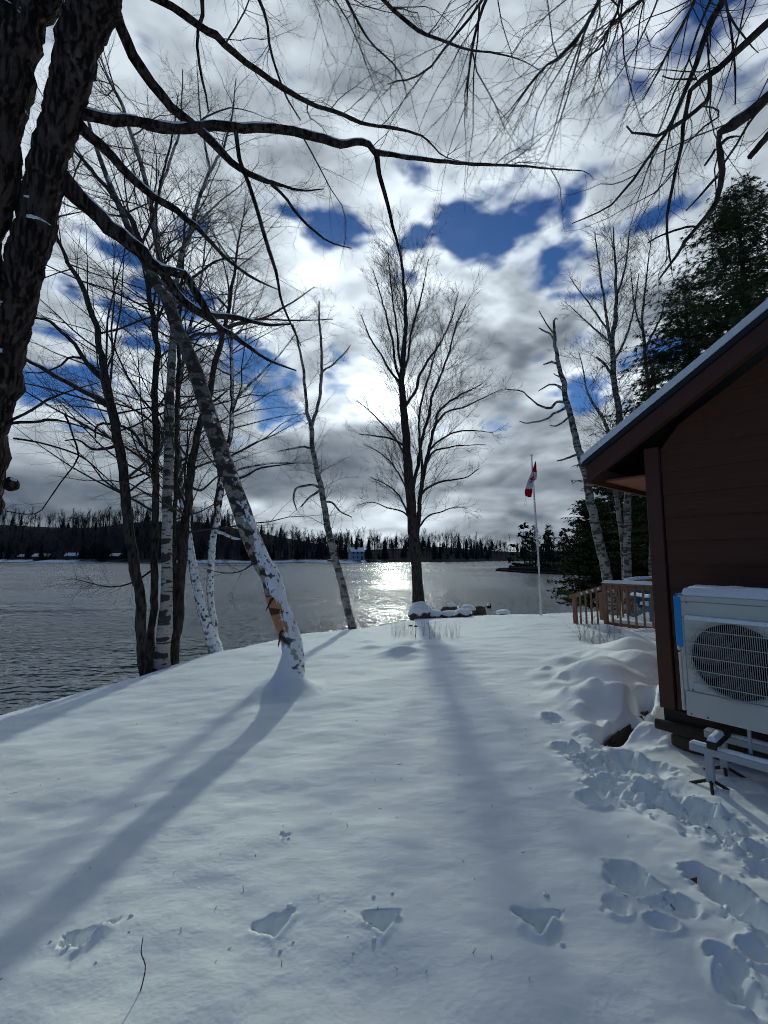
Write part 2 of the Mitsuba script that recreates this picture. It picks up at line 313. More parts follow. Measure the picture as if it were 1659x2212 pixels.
# buried stones along the cabin
for a in [(1300, 1436, 58, 1.5, .20), (1372, 1418, 60, 1.3, .24), (1395, 1468, 60, 1.2, .30), (1318, 1482, 60, 1.2, .26), (1245, 1465, 40, 1.2, .12), (1262, 1518, 50, 1.1, .18), (1350, 1530, 46, 1.0, .24), (1195, 1486, 26, 1.0, .07),
          (1220, 1438, 34, 1.0, .09), (1428, 1520, 36, 1.2, .18), (1330, 1384, 60, 1.0, -.14), (1400, 1378, 40, 1.0, -.12), (1170, 1462, 24, 1.0, .04), (1412, 1585, 44, 1.2, .10), (1270, 1575, 30, 1.0, .08)]: mound(*a)
rm_ = np.random.default_rng(31)
for _ in range(34):
    dx, dy = rm_.uniform(1150, 1425), rm_.uniform(1405, 1575)
    mound(dx, dy, rm_.uniform(10, 24), rm_.uniform(.8, 1.5), rm_.uniform(-.05, .07))
def pit(dx, dy, wpx, ratio, depth, rot=0.0, rim=.28, power=3.0):
    x, y = G(dx, dy); w = wpx / F * (y * CP - 1.6 * SP) * 1.12
    PITS.append((x, y, w, w * ratio, rot, depth, rim, power))
HOOF = []                                                   # steep-sided holes, pointed towards us
for dx, dy, wpx, rot in [(186, 2018, 50, .35), (588, 2000, 46, .30), (822, 1992, 44, .0), (1161, 1992, 50, -.08), (140, 2034, 16, .5), (617, 1808, 9, 0)]:
    x, y = G(dx, dy); HOOF.append((x, y, wpx / F * (y * CP - 1.6 * SP) * 1.05, rot))
for a in [(1352, 1894, 27, .9, .10, -.5), (1395, 1925, 30, .7, .10, -.5), (1470, 1962, 24, .7, .09, -.3), (1520, 1900, 24, .8, .10, -.5), (1570, 1935, 34, .7, .105, -.5), (1630, 1985, 37, .7, .10, -.5), (1690, 2040, 35, .7, .09, -.5),
          (1572, 2085, 24, 1.2, .085, .2), (1590, 2140, 27, 1.2, .085, .2), (1640, 2065, 27, .8, .09, -.4), (1335, 1970, 19, .9, .05, 0), (1430, 2000, 27, .6, .04, -.3),
          (1190, 1550, 12, 1.4, .12, 0), (1228, 1612, 22, .8, .09, -.3), (1290, 1728, 26, .9, .10, 0), (1360, 1600, 60, .45, .04, 0), (1500, 1755, 34, .8, .09, -.4), (1590, 1700, 30, .7, .04, 0)]:
    pit(*a)
# the trodden trail, a chain of shallow irregular pits
TR = [(1262, 1640), (1300, 1655), (1345, 1690), (1390, 1720), (1430, 1738), (1475, 1755), (1520, 1770), (1560, 1800), (1600, 1825), (1640, 1845), (1680, 1870), (1310, 1700), (1350, 1640), (1400, 1665), (1340, 1625), (1500, 1745), (1545, 1780)]
for i, (dx, dy) in enumerate(TR):
    pit(dx + rg.uniform(-12, 12), dy + rg.uniform(-6, 6), rg.uniform(18, 34), rg.uniform(.6, 1.0), rg.uniform(.03, .075), rg.uniform(-.8, .2), .5)
crackA, crackB = G(1305, 1592), G(1398, 1515)
trail = np.array([G(*q) for q in [(1250, 1625), (1330, 1670), (1420, 1730), (1520, 1775), (1600, 1825), (1720, 1890)]])
def poly_distance(x, y, pts):
    best = np.full(np.shape(x), 1e9)
    for (ax, ay), (bx, by) in zip(pts[:-1], pts[1:]):
        ex, ey = bx - ax, by - ay; u = np.clip(((x - ax) * ex + (y - ay) * ey) / (ex * ex + ey * ey), 0, 1)
        best = np.minimum(best, (x - ax - u * ex) ** 2 + (y - ay - u * ey) ** 2)
    return np.sqrt(best)
def ground_z(x, y, detail=True):
    x, y = np.asarray(x, float), np.asarray(y, float)
    z = base_ground(x, y)
    p = np.stack([x, y, np.zeros_like(x)], -1)
    inland = sstep(-.5, .6, shore_distance(x, y))
    z = z + inland * (.10 * (meshkit.fbm(p * .45, 3, 3) - .5) + .045 * (meshkit.fbm(p * np.array([1.3, 2.2, 1]), 3, 8) - .5))
    if detail:
        z = z + inland * .028 * (meshkit.fbm(p * np.array([3.0, 5.5, 1]), 3, 14) - .5)
    for cx, cy, a, b, rot, h, pw in MOUNDS:
        m = (np.abs(x - cx) < 4 * max(a, b)) & (np.abs(y - cy) < 4 * max(a, b))
        dx, dy = x[m] - cx, y[m] - cy; c, s = math.cos(rot), math.sin(rot)
        q = np.sqrt(((dx * c + dy * s) / a) ** 2 + ((-dx * s + dy * c) / b) ** 2)
        q = q * (1 + .25 * (meshkit.noise(p[m] * 3.1, 17) - .5))
        z[m] += h * np.exp(-q ** pw)
    if detail:
        lump = meshkit.fbm(p * 8.5, 2, 21) - .5; lump2 = meshkit.fbm(p * 23, 2, 27) - .5
        td = poly_distance(x, y, trail); w = np.exp(-(td / .26) ** 4)
        z = z + w * (.085 * lump + .035 * lump2 - .02) 
        for cx, cy, a, b, rot, dep, rim, pw in PITS:
            m = (np.abs(x - cx) < 4 * a) & (np.abs(y - cy) < 4 * a)
            if not m.any(): continue
            dx, dy = x[m] - cx, y[m] - cy; c, s = math.cos(rot), math.sin(rot)
            q = np.sqrt(((dx * c + dy * s) / a) ** 2 + ((-dx * s + dy * c) / b) ** 2) * (1 + .75 * lump[m] + .3 * lump2[m])
            z[m] += -dep * np.exp(-q ** pw) + dep * rim * np.exp(-((q - 1.45) / .32) ** 2) * (.35 + 2.2 * np.clip(lump[m] + .1, 0, 1)) + np.exp(-((q - 1.3) / .5) ** 2) * .03 * lump2[m]
        for cx, cy, w_, rot in HOOF:
            m = (np.abs(x - cx) < 4 * w_) & (np.abs(y - cy) < 4 * w_)
            dx, dy = (x[m] - cx) / w_, (y[m] - cy) / w_; c, s = math.cos(rot), math.sin(rot); u, v = dx * c + dy * s, -dx * s + dy * c
            u, v = u + .35 * lump[m] + .2 * lump2[m], v + .30 * lump2[m]
            k = np.maximum(np.maximum(v - .42, np.abs(u) * .72 - v * .62 - .42), np.abs(u) - 1)      # a blunt wedge
            near = np.exp(-(np.maximum(k - .12, 0) / .22) ** 2) * (k > 0)
            z[m] += -.25 * min(1, w_ / .09) * sstep(.10, -.42, k) * (1 + .35 * v) + near * (v < .2) * .016 * (1 + 5 * np.clip(lump[m], -.1, .4)) * min(1, w_ / .09)
        cd = poly_distance(x, y, np.array([crackA, (crackA + crackB) / 2 + [.06, -.05], crackB]))
        z = z - .26 * np.exp(-(cd / .085) ** 4) * (1 + 1.2 * lump)
    return z
def gz(x, y): return float(ground_z(np.array([x]), np.array([y]), False)[0])

th = np.concatenate([np.linspace(-180, -54, 50)[:-1], np.linspace(-54, 54, 390), np.linspace(54, 180, 50)[1:]])
rr = np.concatenate([np.geomspace(.25, 1.2, 14)[:-1], np.geomspace(1.2, 24, 500), np.geomspace(24, 75, 14)[1:]])
TH, RR = np.meshgrid(np.radians(th), rr, indexing='ij')
gx, gy = RR * np.sin(TH), RR * np.cos(TH)
gzz = ground_z(gx.ravel(), gy.ravel()).reshape(gx.shape)
nT, nR = gx.shape
i, j = np.meshgrid(np.arange(nT - 1), np.arange(nR - 1), indexing='ij')
q = np.stack([i * nR + j, i * nR + j + 1, (i + 1) * nR + j + 1, (i + 1) * nR + j], -1).reshape(-1, 4)
gm = M(np.stack([gx, gy, gzz], -1).reshape(-1, 3), np.vstack([q[:, [0, 1, 2]], q[:, [0, 2, 3]]]))
gm.invert()
add('ground', gm, 'snow_material', smooth=True); tag('ground', 'snow covered lawn sloping to the lake, with footprints and shadows', kind='structure')
# clods thrown up along the trail and beside the footprints
lumps = []
rl = np.random.default_rng(8)
for k in range(250):
    if k < 205:
        a = trail[rl.integers(0, len(trail) - 1)]; i0 = rl.integers(0, len(trail) - 1); u = rl.random()
        c = trail[i0] * (1 - u) + trail[i0 + 1] * u + rl.normal(size=2) * .13
    else:
        pp = (HOOF + PITS[:10])[rl.integers(0, 16)]; a_ = rl.uniform(0, 6.28); c = np.array([pp[0] + math.cos(a_) * pp[2] * rl.uniform(1.1, 2.2), pp[1] + math.sin(a_) * pp[2] * rl.uniform(1.0, 1.8)])
    s = rl.uniform(.004, .015) * (1.8 if rl.random() < .12 and k < 210 else 1)
    ic = trimesh.creation.icosphere(1, 1.0); ic.vertices *= s * (1 + .5 * (rl.random((len(ic.vertices), 1)) - .5)) * np.array([1, 1, .75])
    ic.apply_translation([c[0], c[1], float(ground_z(np.array([c[0]]), np.array([c[1]]))[0]) + s * .1]); lumps.append(ic)
add('snow_clods', cat(lumps), 'snow_cap_material', 'ground', smooth=True); tag('ground__snow_clods', kind='stuff')

rl = np.random.default_rng(21); bits = []
for k in range(90):
    dx, dy = rl.uniform(0, 1450), 1500 + 640 * rl.random() ** 1.3
    x, y = G(dx, dy); L_ = rl.uniform(.006, .022) * (2.2 if rl.random() < .12 else 1); a_ = rl.uniform(0, 6.28); zz = float(ground_z(np.array([x]), np.array([y]))[0])
    bits.append(tube([[x, y, zz + .001], [x + math.cos(a_) * L_, y + math.sin(a_) * L_, zz + .004 + rl.random() * .01]], [.0015, .0009], 4))
add('litter', cat(bits), 'twig_material', 'ground'); tag('ground__litter', kind='stuff')
W = 2500.0
add('lake', M([[-W, -W, 0], [W, -W, 0], [W, W, 0], [-W, W, 0]], [[0, 1, 2], [0, 2, 3]]), 'water_material'); tag('lake', 'grey rippled lake water with sun glitter', kind='structure')

# ------------------------------------------------------------------ far shore
rf = np.random.default_rng(12)
def far_edge(x):                                            # distance of the far waterline at each x
    return 262 + 14 * np.sin(x * .021 + 1) + 6 * np.sin(x * .07) - 26 * np.exp(-((x + 22) / 14) ** 2) + 90 * sstep(35, 100, x)
def far_ground(x, y):
    s = y - far_edge(x)
    left = sstep(-35, -160, x)
    h = 1.6 * sstep(0, 10, s) + (8 + 20 * left) * sstep(12, 80, s) + 2 * np.sin(x * .03) * sstep(20, 80, s)
    return np.where(s < 0, np.maximum(s * .3, -3), h)
fx = np.linspace(-900, 700, 330); fs = np.concatenate([np.linspace(-12, 30, 18), np.geomspace(36, 900, 22)])
FX, FS = np.meshgrid(fx, fs, indexing='ij'); FY = far_edge(FX) + FS; FZ = far_ground(FX, FY)
nF, nS = FX.shape; i, j = np.meshgrid(np.arange(nF - 1), np.arange(nS - 1), indexing='ij')
q = np.stack([i * nS + j, (i + 1) * nS + j, (i + 1) * nS + j + 1, i * nS + j + 1], -1).reshape(-1, 4)
add('far_hills', M(np.stack([FX, FY, FZ], -1).reshape(-1, 3), np.vstack([q[:, [0, 1, 2]], q[:, [0, 2, 3]]])), 'forest_floor', smooth=True)
tag('far_hills', 'low wooded hills along the far side of the lake', kind='structure')
def bare_far(rng, h):
    L = [np.array([[0, 0, -1], [rng.normal() * .2, rng.normal() * .2, h * .5], [rng.normal() * .5, rng.normal() * .5, h]])]
    tr = (np.stack([resample(L[0], np.array([1., 1, 1]), 5)[0]]), np.array([[.22, .18, .14, .10, .05]]))
    b1 = grow(rng, tr, .8, .3, (25, 50), .5, (2.2, 6), 3, .08, (0, 0, .8), .02, .075)
    b2 = grow(rng, b1, 1.0, .2, (30, 65), .6, (1.2, 3.2), 2, .12, (0, 0, .5), .022, .10)
    return cat([many_tubes(*tr), many_tubes(*b1), many_tubes(*b2)])
def spruce(rng, h, w, tiers=11):
    out = [tube([[0, 0, -.5], [0, 0, h * .97]], [.02 * h, .004 * h], 4)]
    for k in range(tiers):
        z = h * (.12 + .86 * k / tiers); r = w * (1 - (k / tiers)) ** .85 * rng.uniform(.75, 1.15) + .06 * w
        n = 9; a = np.arange(n) / n * 6.283 + rng.random() * 6; v = [[0, 0, z + h / tiers * 1.5]]
        for t_ in a:
            for da, m in ((-.2, .55), (.0, 1.0), (.2, .55)):
                rr_ = r * m * rng.uniform(.8, 1.15); v.append([math.cos(t_ + da) * rr_, math.sin(t_ + da) * rr_, z - h / tiers * .7 * m * rng.uniform(.5, 1.1)])
        f = [[0, 1 + c, 1 + (c + 1) % (3 * n)] for c in range(3 * n)]
        out.append(M(v, f))
    return cat(out)
bv = [bare_far(rf, h) for h in (11, 13, 14, 12.5, 15, 13.5, 12, 14.5)]
sv = [spruce(rf, 12, 2.6), spruce(rf, 13, 2.2), spruce(rf, 10, 2.9), spruce(rf, 9, 3.2)]
def scatter(variants, n, where, scale):
    vs, fs_, at = [], [], 0
    for _ in range(n):
        x, y = where(); m = variants[rf.integers(len(variants))]; s = scale() ; a = rf.uniform(0, 6.28)
        v = m.vertices @ np.array([[math.cos(a), math.sin(a), 0], [-math.sin(a), math.cos(a), 0], [0, 0, 1]]) * s + [x, y, float(far_ground(np.array(x), np.array(y))) - .2]
        vs.append(v); fs_.append(m.faces + at); at += len(v)
    return M(np.vstack(vs), np.vstack(fs_))
def wh(lo, hi, x0=-330, x1=240):
    def fn():
        x = rf.uniform(x0, x1)
        if rf.random() < .35: x = rf.uniform(-300, -20)
        return x, float(far_edge(np.array(x))) + lo + (hi - lo) * rf.random() ** 1.6
    return fn
add('far_bare_wood', scatter(bv, 1850, wh(8, 95), lambda: rf.uniform(.7, 1.1)), 'far_twig_material'); tag('far_bare_wood', 'leafless hardwood forest along the far shore', kind='stuff')
add('far_conifer_wood', scatter(sv, 330, wh(7, 90, -130, 240), lambda: rf.uniform(.25, 1.1)), 'far_needle_material'); tag('far_conifer_wood', 'dark spruces mixed into the far shore forest', kind='stuff')

# ------------------------------------------------------------------ cottages and shore cedars across the lake
def far_xy(dx, s):                                          # the point of the far shore, s metres behind its waterline, at a photo column
    k = (dx - 829.5) / F * (1.0)
    x = k * 262
    for _ in range(20): x = k * (float(far_edge(np.array(x))) + s) * (1 / (CP - 0 * SP)) * .989
    y = float(far_edge(np.array(x))) + s
    return x, y, float(far_ground(np.array(x), np.array(y)))
def cottage(label, dx, s, w, h, d, wallmat, ang, storeys=1):
    k = thing('cottage', label, 'house', 'cottages on the far shore'); x, y, z = far_xy(dx, s)
    c, sn = math.cos(ang), math.sin(ang); m = frame((x, y, z - .3), (c, sn), (-sn, c))
    add('wall', put(cat([boxm(-w / 2, w / 2, -d / 2, d / 2, 0, h), trimesh.creation.extrude_polygon(Polygon([(-d / 2, 0), (d / 2, 0), (0, d * .3)]), w, engine='earcut').apply_transform(np.array([[0, 0, 1, -w / 2], [1, 0, 0, 0], [0, 1, 0, h], [0, 0, 0, 1]]))]), m), wallmat, k)
    for s_ in (-1, 1):
        sl = boxm(-w / 2 - .5, w / 2 + .5, 0, math.hypot(d / 2, d * .3) + .6, 0, .35); a = -math.atan2(d * .3, d / 2)
        R = trimesh.transformations.rotation_matrix(a, [1, 0, 0]); sl.apply_transform(R); sl.apply_translation([0, 0, h + d * .3])
        if s_ < 0: sl.vertices[:, 1] *= -1; sl.invert()
        add('roof_snow', put(sl, m), 'snow_cap_material', k)
    n = max(2, int(w / 2.2))
    for f in range(storeys):
        for a in range(n):
            xx = -w / 2 + (a + .5) * w / n
            add('window', put(boxm(xx - .45, xx + .45, -d / 2 - .06, -d / 2, 1.1 + f * 2.7, 2.3 + f * 2.7), m), 'glass_far', k)
    add('door', put(boxm(w / 2 - 1.6, w / 2 - .7, -d / 2 - .07, -d / 2, .4, 2.4), m), 'dark_wood', k)
    return k
cottage('pale blue two-storey house with a snowy roof on the far shore', 769, 9, 7.5, 5.2, 7, 'house_siding_far', .35, 2)
cottage('low dark cottage with a snow-edged roof at far left of the far shore', 52, 13, 4.5, 2.4, 4, 'cottage_siding_far', -.1)
cottage('long dark cottage behind the shore, second cottage from the left', 93, 10, 9, 2.4, 5, 'cottage_siding_far', .1)
cottage('dark cottage with a bright snowy roof left of the black cedars', 158, 12, 6.5, 2.8, 5, 'cottage_siding_far', .25)
cottage('small dark cottage seen between the bank trees', 252, 14, 5, 2.6, 5, 'cottage_siding_far', 0)
x, y, z = far_xy(719, 3.5)
k = thing('covered_boat', 'tarp-covered boat lying on the snowy point across the lake', 'boat')
hull = trimesh.creation.icosphere(3, 1.0); hull.vertices *= [3.3, 1.3, 1.0]; hull.vertices[:, 2] = np.maximum(hull.vertices[:, 2], -.3); hull.apply_translation([x, y, z + .5])
add('tarp', hull, 'tarp_material', k, smooth=True); top = hull.copy(); top.apply_translation([0, 0, .22]); top.vertices[:, 2] = np.maximum(top.vertices[:, 2], z + 1.05); add('snow', top, 'snow_cap_material', k, smooth=True)
for i_, (dx, s, h, w) in enumerate([(178, 6, 10, 4.2), (200, 5, 11, 4.6), (222, 6, 10, 4.0), (273, 6, 12, 4.0), (745, 8, 9, 2.6), (796, 6, 13, 3.6), (830, 5, 12, 3.4), (690, 12, 13, 3.4)]):
    x, y, z = far_xy(dx, s)
    nm = ['leftmost of three black cedars on the far shore', 'middle of three black cedars on the far shore', 'rightmost of three black cedars on the far shore', 'black cedar beside the small far cottage behind the bank trees',
          'narrow dark spruce left of the pale blue house', 'tall dark spruce just right of the pale blue house', 'dark spruce second to the right of the pale blue house', 'dark spruce standing behind the snowy point'][i_]
    kk = thing('shore_spruce', nm, 'tree', 'spruces and cedars on the far shore'); m = spruce(rf, h, w, 13); m.apply_translation([x, y, z]); add('crown', m, 'far_needle_material', kk)

# right-hand point of land with pines, beyond the cabin
pp = np.array([[31, 92], [29, 104], [34, 120], [60, 140], [140, 150], [240, 120], [240, 40], [120, 38], [70, 52], [42, 74]])
poly = Polygon(pp).buffer(2).simplify(.5)
pm = trimesh.creation.extrude_polygon(poly, 1.0, engine='earcut'); inner = trimesh.creation.extrude_polygon(poly.buffer(-3), 1.0, engine='earcut')
pm.apply_translation([0, 0, -.7]); inner.apply_translation([0, 0, -.2])
bsdf('point_floor', (.03, .027, .025), .95, .0)
add('point_land', cat([pm, inner]), 'point_floor'); tag('point_land', 'dark wooded point of land on the right side of the lake', kind='structure')
def needle_tree(rng, h, w, n, lo=.12, droop=.25, spray=.5, blade=.045, shape=.8, per=26, gap=.25):
    """Trunk and a crown of boughs carrying many small flat sprays."""
    tr = tube([[0, 0, -.4], [.05 * rng.normal(), 0, h * .5], [0, 0, h]], [.018 * h, .011 * h, .004], 8)
    z = h * (lo + (1 - lo) * rng.random(n) ** .85); a = rng.random(n) * 6.283
    r = w * ((1 - (z / h - lo) / (1 - lo)) ** shape * .95 + .05) * rng.uniform(.55, 1.15, n) * (.8 + .4 * meshkit.noise(np.stack([np.cos(a) * 1.6, np.sin(a) * 1.6, z * .55], -1), 3))
    K = 5; t = np.linspace(0, 1, K)
    bx = np.cos(a)[:, None] * r[:, None] * t; by = np.sin(a)[:, None] * r[:, None] * t
    bz = z[:, None] + r[:, None] * (.12 * t - droop * t * t * 1.3 + .1 * t ** 4) + rng.normal(size=(n, K)) * .03
    Bp = np.stack([bx, by, bz], -1); br = np.linspace(1, .2, K)[None] * (.006 * r + .006)[:, None]
    boughs = many_tubes(Bp, br)
    idx = np.repeat(np.arange(n), np.maximum(3, (per * r / w)).astype(int)); m = len(idx)
    u = .12 + .88 * rng.random(m) ** .8; k = u * (K - 1.001); i = k.astype(int); f_ = (k - i)[:, None]
    p = Bp[idx, i] * (1 - f_) + Bp[idx, i + 1] * f_; dirn = unit(Bp[idx, i + 1] - Bp[idx, i])
    side = unit(np.stack([-dirn[:, 1], dirn[:, 0], 0 * u], -1)) * rng.choice([-1, 1], m)[:, None]
    d = unit(dirn * rng.uniform(.2, 1.0, m)[:, None] + side * rng.uniform(.3, 1.1, m)[:, None] + rng.normal(size=(m, 3)) * .22 - [0, 0, .18])
    ln = spray * rng.uniform(.4, 1.15, m)[:, None] * (1.1 - .45 * u[:, None])
    nrm = unit(np.cross(d, side) + rng.normal(size=(m, 3)) * .35); wv_ = np.cross(nrm, d) * blade * rng.uniform(.6, 1.5, m)[:, None]
    v, f = [], []
    # each spray: a kinked blade and two side blades
    for s_, ww, lf in ((0, 1, 1.0), (.75, .8, .62), (-.75, .8, .62)):
        dd = unit(d + np.cross(nrm, d) * s_); o = p + d * ln * (.28 if s_ else 0)
        wd = np.cross(nrm, dd) * np.linalg.norm(wv_, axis=1, keepdims=True) * ww
        tri = np.stack([o, o + dd * ln * lf * .5 + wd, o + dd * ln * lf - [0, 0, 1] * ln * .10, o + dd * ln * lf * .5 - wd], 1); v.append(tri)
    V = np.concatenate(v).reshape(-1, 3); N = len(V) // 4; b = np.arange(N) * 4
    Fc = np.vstack([np.stack([b, b + 1, b + 2], 1), np.stack([b, b + 2, b + 3], 1)])
    return tr, cat([boughs, M(V, Fc)])
def evergreen(label, x, y, z, group=None, **kw):
    k = thing('evergreen_tree', label, 'tree', group); tr, cr = needle_tree(np.random.default_rng(int(abs(x * 131 + y * 17))), **kw)
    tr.apply_translation([x, y, z]); cr.apply_translation([x, y, z])
    add('trunk', tr, 'dark_bark', k, smooth=True); add('crown', cr, 'needle_material', k); return k
g = 'evergreens on the point of land'
for dx, Y, h, w, lab in [(1158, 98, 10.5, 3.4, 'leftmost tall pine on the point, right beside the flagpole'), (1189, 100, 10.8, 3.2, 'second tall pine on the point, left of the shore cedars')]:
    x = (dx - 829.5) / F * Y * .99; evergreen(lab, x, Y, .3, g, h=h, w=w * .9, n=110, lo=.1, droop=.02, spray=.85, blade=.12, per=14, shape=.75)
rp = np.random.default_rng(77); ms = []
protos = [needle_tree(rp, h, w, 26, lo=.06, droop=.2, spray=1.7, blade=.42, per=6) for h, w in ((10, 2.6), (12, 3.0), (9, 3.2))]
for k in range(95):
    t_ = rp.random(); x = 34 + 190 * t_ ** 1.4; y = 78 + 45 * rp.random() - 20 * t_
    if not poly.buffer(-2).contains(Point(x, y)): continue
    tr, cr = protos[k % 3]; m = cat([tr, cr]); m.apply_scale(rp.uniform(.5, .8) if x < 36 else rp.uniform(.7, 1.05)); m.apply_translation([x, y, .2]); ms.append(m)
add('point_wood', cat(ms), 'far_needle_material'); tag('point_wood', 'dark evergreen wood on the point of land', kind='stuff')

# ------------------------------------------------------------------ cabin
Wd, Ed = np.array([.63, -.777]), np.array([.777, .63]); Wd /= np.linalg.norm(Wd); Ed = np.array([-Wd[1], Wd[0]])   # along the gable wall; away from us along the eaves
COR = np.array([2.475, 3.90])
HM = frame((COR[0], COR[1], 0), Wd, Ed)                      # local: x along gable wall, y into the cabin, z up
def house(name, mesh, mat, parent, **kw): return add(name, put(mesh, HM), mat, parent, **kw)
cab = thing('cabin', 'dark red-brown wooden cabin with a steep snow-covered roof at the right', 'cabin')
SL, ZE, ZB, WID, LEN = .634, 4.12, 2.11, 8.0, 7.0            # roof slope, eave height, wall foot, gable width, length
def roofz(x): return ZE + SL * (min(x, WID - x) + .45)
rise = .205
wallk = cab + '__wall'
house('wall', boxm(.02, WID - .02, .03, .12, ZB + .02, ZE), 'siding_material', cab)
z, n_ = ZB, 0
while z < roofz(WID / 2) - .05:
    z1 = min(z + rise, roofz(WID / 2) - .02)
    l0 = .10 if z < roofz(.1) else (z - ZE) / SL - .45; l1 = .10 if z1 < roofz(.1) else (z1 - ZE) / SL - .45
    pts = [(l0, z), (WID - l0, z), (WID - l1, z1), (l1, z1)]
    if WID - 2 * l1 > .1:
        v = [(a, -.026, b) for a, b in pts[:2]] + [(a, -.006, b + .012) for a, b in pts[2:]] + [(a, .028, b) for a, b in pts[:2]] + [(a, .028, b + .012) for a, b in pts[2:]]
        bm = trimesh.convex.convex_hull(np.array(v)); house('siding_board', bm, 'siding_material', wallk)
    z = z1
house('corner_board', boxm(-.03, .085, -.045, .02, ZB - .02, ZE + .28, .004), 'trim_material', cab)
house('corner_board', boxm(-.03, -.004, .021, .10, ZB - .02, ZE - .0, .003), 'trim_material', cab)
house('side_wall', boxm(0, .10, .125, LEN, ZB, ZE + .02), 'siding_material', cab)
house('side_wall', boxm(WID - .1, WID, .125, LEN, ZB, ZE + .02), 'siding_material', cab)
house('rear_wall', boxm(.11, WID - .11, LEN - .1, LEN, ZB, ZE + .02), 'siding_material', cab)
OR, OE, RT = .30, .45, .14
def slab(x0, z_off0, z_off1, y0, y1, x1=WID / 2):              # a slab under the roof slope, left side; offsets measured from the roof's underside line
    f = lambda x: ZE + SL * (x + .45)
    v = [(x0, y, f(x0) + o) for y in (y0, y1) for o in (z_off0, z_off1)] + [(x1, y, f(x1) + o) for y in (y0, y1) for o in (z_off0, z_off1)]
    return trimesh.convex.convex_hull(np.array(v))
def mirror(m):
    m = m.copy(); m.vertices[:, 0] = WID - m.vertices[:, 0]; m.invert(); return m
for fl in (lambda m: m, mirror):
    rk = house('roof', fl(slab(-OE - .02, .155, .205, -OR - .03, LEN + .3)), 'drip_edge_material', cab)
    house('rake_board', fl(slab(-OE, .0, .15, -OR, -OR + .03)), 'trim_material', cab)
    house('rake_soffit', fl(slab(-OE + .04, .10, .13, -OR + .032, .0)), 'siding_material', cab)
    house('eave_board', fl(boxm(-OE, -OE + .03, -OR + .032, LEN + .3, ZE - .02, ZE + .155)), 'trim_material', cab)
    house('eave_soffit', fl(boxm(-OE + .032, -.035, .02, LEN, ZE + .03, ZE + .05)), 'soffit_material', cab)
    sn = slab(-OE - .035, .207, .275, -OR - .035, LEN + .3)
    sn = sn.subdivide().subdivide().subdivide().subdivide(); nn = meshkit.fbm(sn.vertices * 3.0, 3, 4)[:, None] - .5
    sn.vertices += nn * [[.01, .02, .03]]
    house('roof_snow', fl(sn), 'snow_cap_material', cab, smooth=40)
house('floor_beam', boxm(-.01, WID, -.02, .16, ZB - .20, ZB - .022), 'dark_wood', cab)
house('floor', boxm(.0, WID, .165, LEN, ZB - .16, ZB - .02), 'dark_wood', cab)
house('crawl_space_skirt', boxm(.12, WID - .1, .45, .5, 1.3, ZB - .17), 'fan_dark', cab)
house('foundation_block', boxm(.03, .44, -.03, .18, 1.45, 1.885, .015), 'block_material', cab)
house('foundation_block', boxm(2.6, 3.0, -.03, .18, 1.45, 1.885, .015), 'block_material', cab)
log = tube([[-.06, -.07, 1.95], [.2, -.07, 1.955], [.55, -.06, 1.95]], [.042, .048, .045], 12); house('end_log', log, 'dark_wood', cab, smooth=40)

# ------------------------------------------------------------------ heat pump and its stand
AM = frame((2.25, 3.30, 2.23), Wd, Ed)
def ac(name, mesh, mat, parent, **kw): return add(name, put(mesh, AM), mat, parent, **kw)
hp = thing('heat_pump', 'beige outdoor heat pump unit with a round fan grille and blue tape', 'heat pump')
AW, AH, AD, FC, FR = .95, .87, .34, (.31, .44), .265
def plate(outer, y0, y1):                                      # shapely (x,z) polygon as a plate between y0 and y1
    m = trimesh.creation.extrude_polygon(outer, y1 - y0, engine='earcut'); m.apply_transform(np.array([[1, 0, 0, 0], [0, 0, 1, y0], [0, 1, 0, 0], [0, 0, 0, 1.0]])); m.invert(); return m
disc = Point(*FC).buffer(FR, 48)
ac('casing', cat([boxm(.006, .016, .006, AD, 0, AH, .003), boxm(AW - .016, AW - .006, .006, AD, 0, AH, .003), boxm(.017, AW - .017, .006, AD, AH - .012, AH - .002), boxm(.017, AW - .017, .006, AD, .002, .012), boxm(.017, AW - .017, AD - .01, AD - .001, .013, AH - .013)]), 'casing_material', hp)
ac('front_panel', plate(sbox(.022, .186, AW, .712).difference(disc), -.004, .004), 'casing_material', hp)
ac('top_panel', boxm(.0, AW, -.010, .005, .716, .835, .003), 'casing_material', hp)
ac('lower_panel', boxm(.0, AW, -.008, .005, .004, .182, .003), 'casing_material', hp)
ac('corner_strip', boxm(-.004, .020, -.012, .03, .184, .712, .004), 'casing_material', hp)
ac('lid', boxm(-.008, AW + .008, -.014, AD + .01, .838, AH + .012, .006), 'casing_material', hp)
ring = tube([[FC[0] + math.cos(a) * FR, .012, FC[1] + math.sin(a) * FR] for a in np.linspace(0, 2 * math.pi, 60)], np.full(60, .011), 8, cap=False)
ac('fan_ring', ring, 'casing_material', hp, smooth=40)
ac('fan_housing', cat([plate(sbox(.03, .19, .62, .71), .2, .21), plate(Point(*FC).buffer(FR + .01, 40).difference(Point(*FC).buffer(FR - .004, 40)), .01, .19)]), 'fan_dark', hp)
blades = []
for k in range(3):
    a0 = k * 2 * math.pi / 3 + .4; v, f = [], []
    for a in range(9):
        for r_ in range(6):
            rr_ = .06 + .185 * r_ / 5; aa = a0 + (a / 8 - .5) * 1.35 + .25 * r_ / 5
            v.append([FC[0] + math.cos(aa) * rr_, .11 + .05 * (a / 8 - .5), FC[1] + math.sin(aa) * rr_])
    for a in range(8):
        for r_ in range(5): b = a * 6 + r_; f += [[b, b + 1, b + 7], [b, b + 7, b + 6]]
    blades.append(M(v, f))
fan = ac('fan', cat(blades), 'fan_dark', hp, smooth=True)
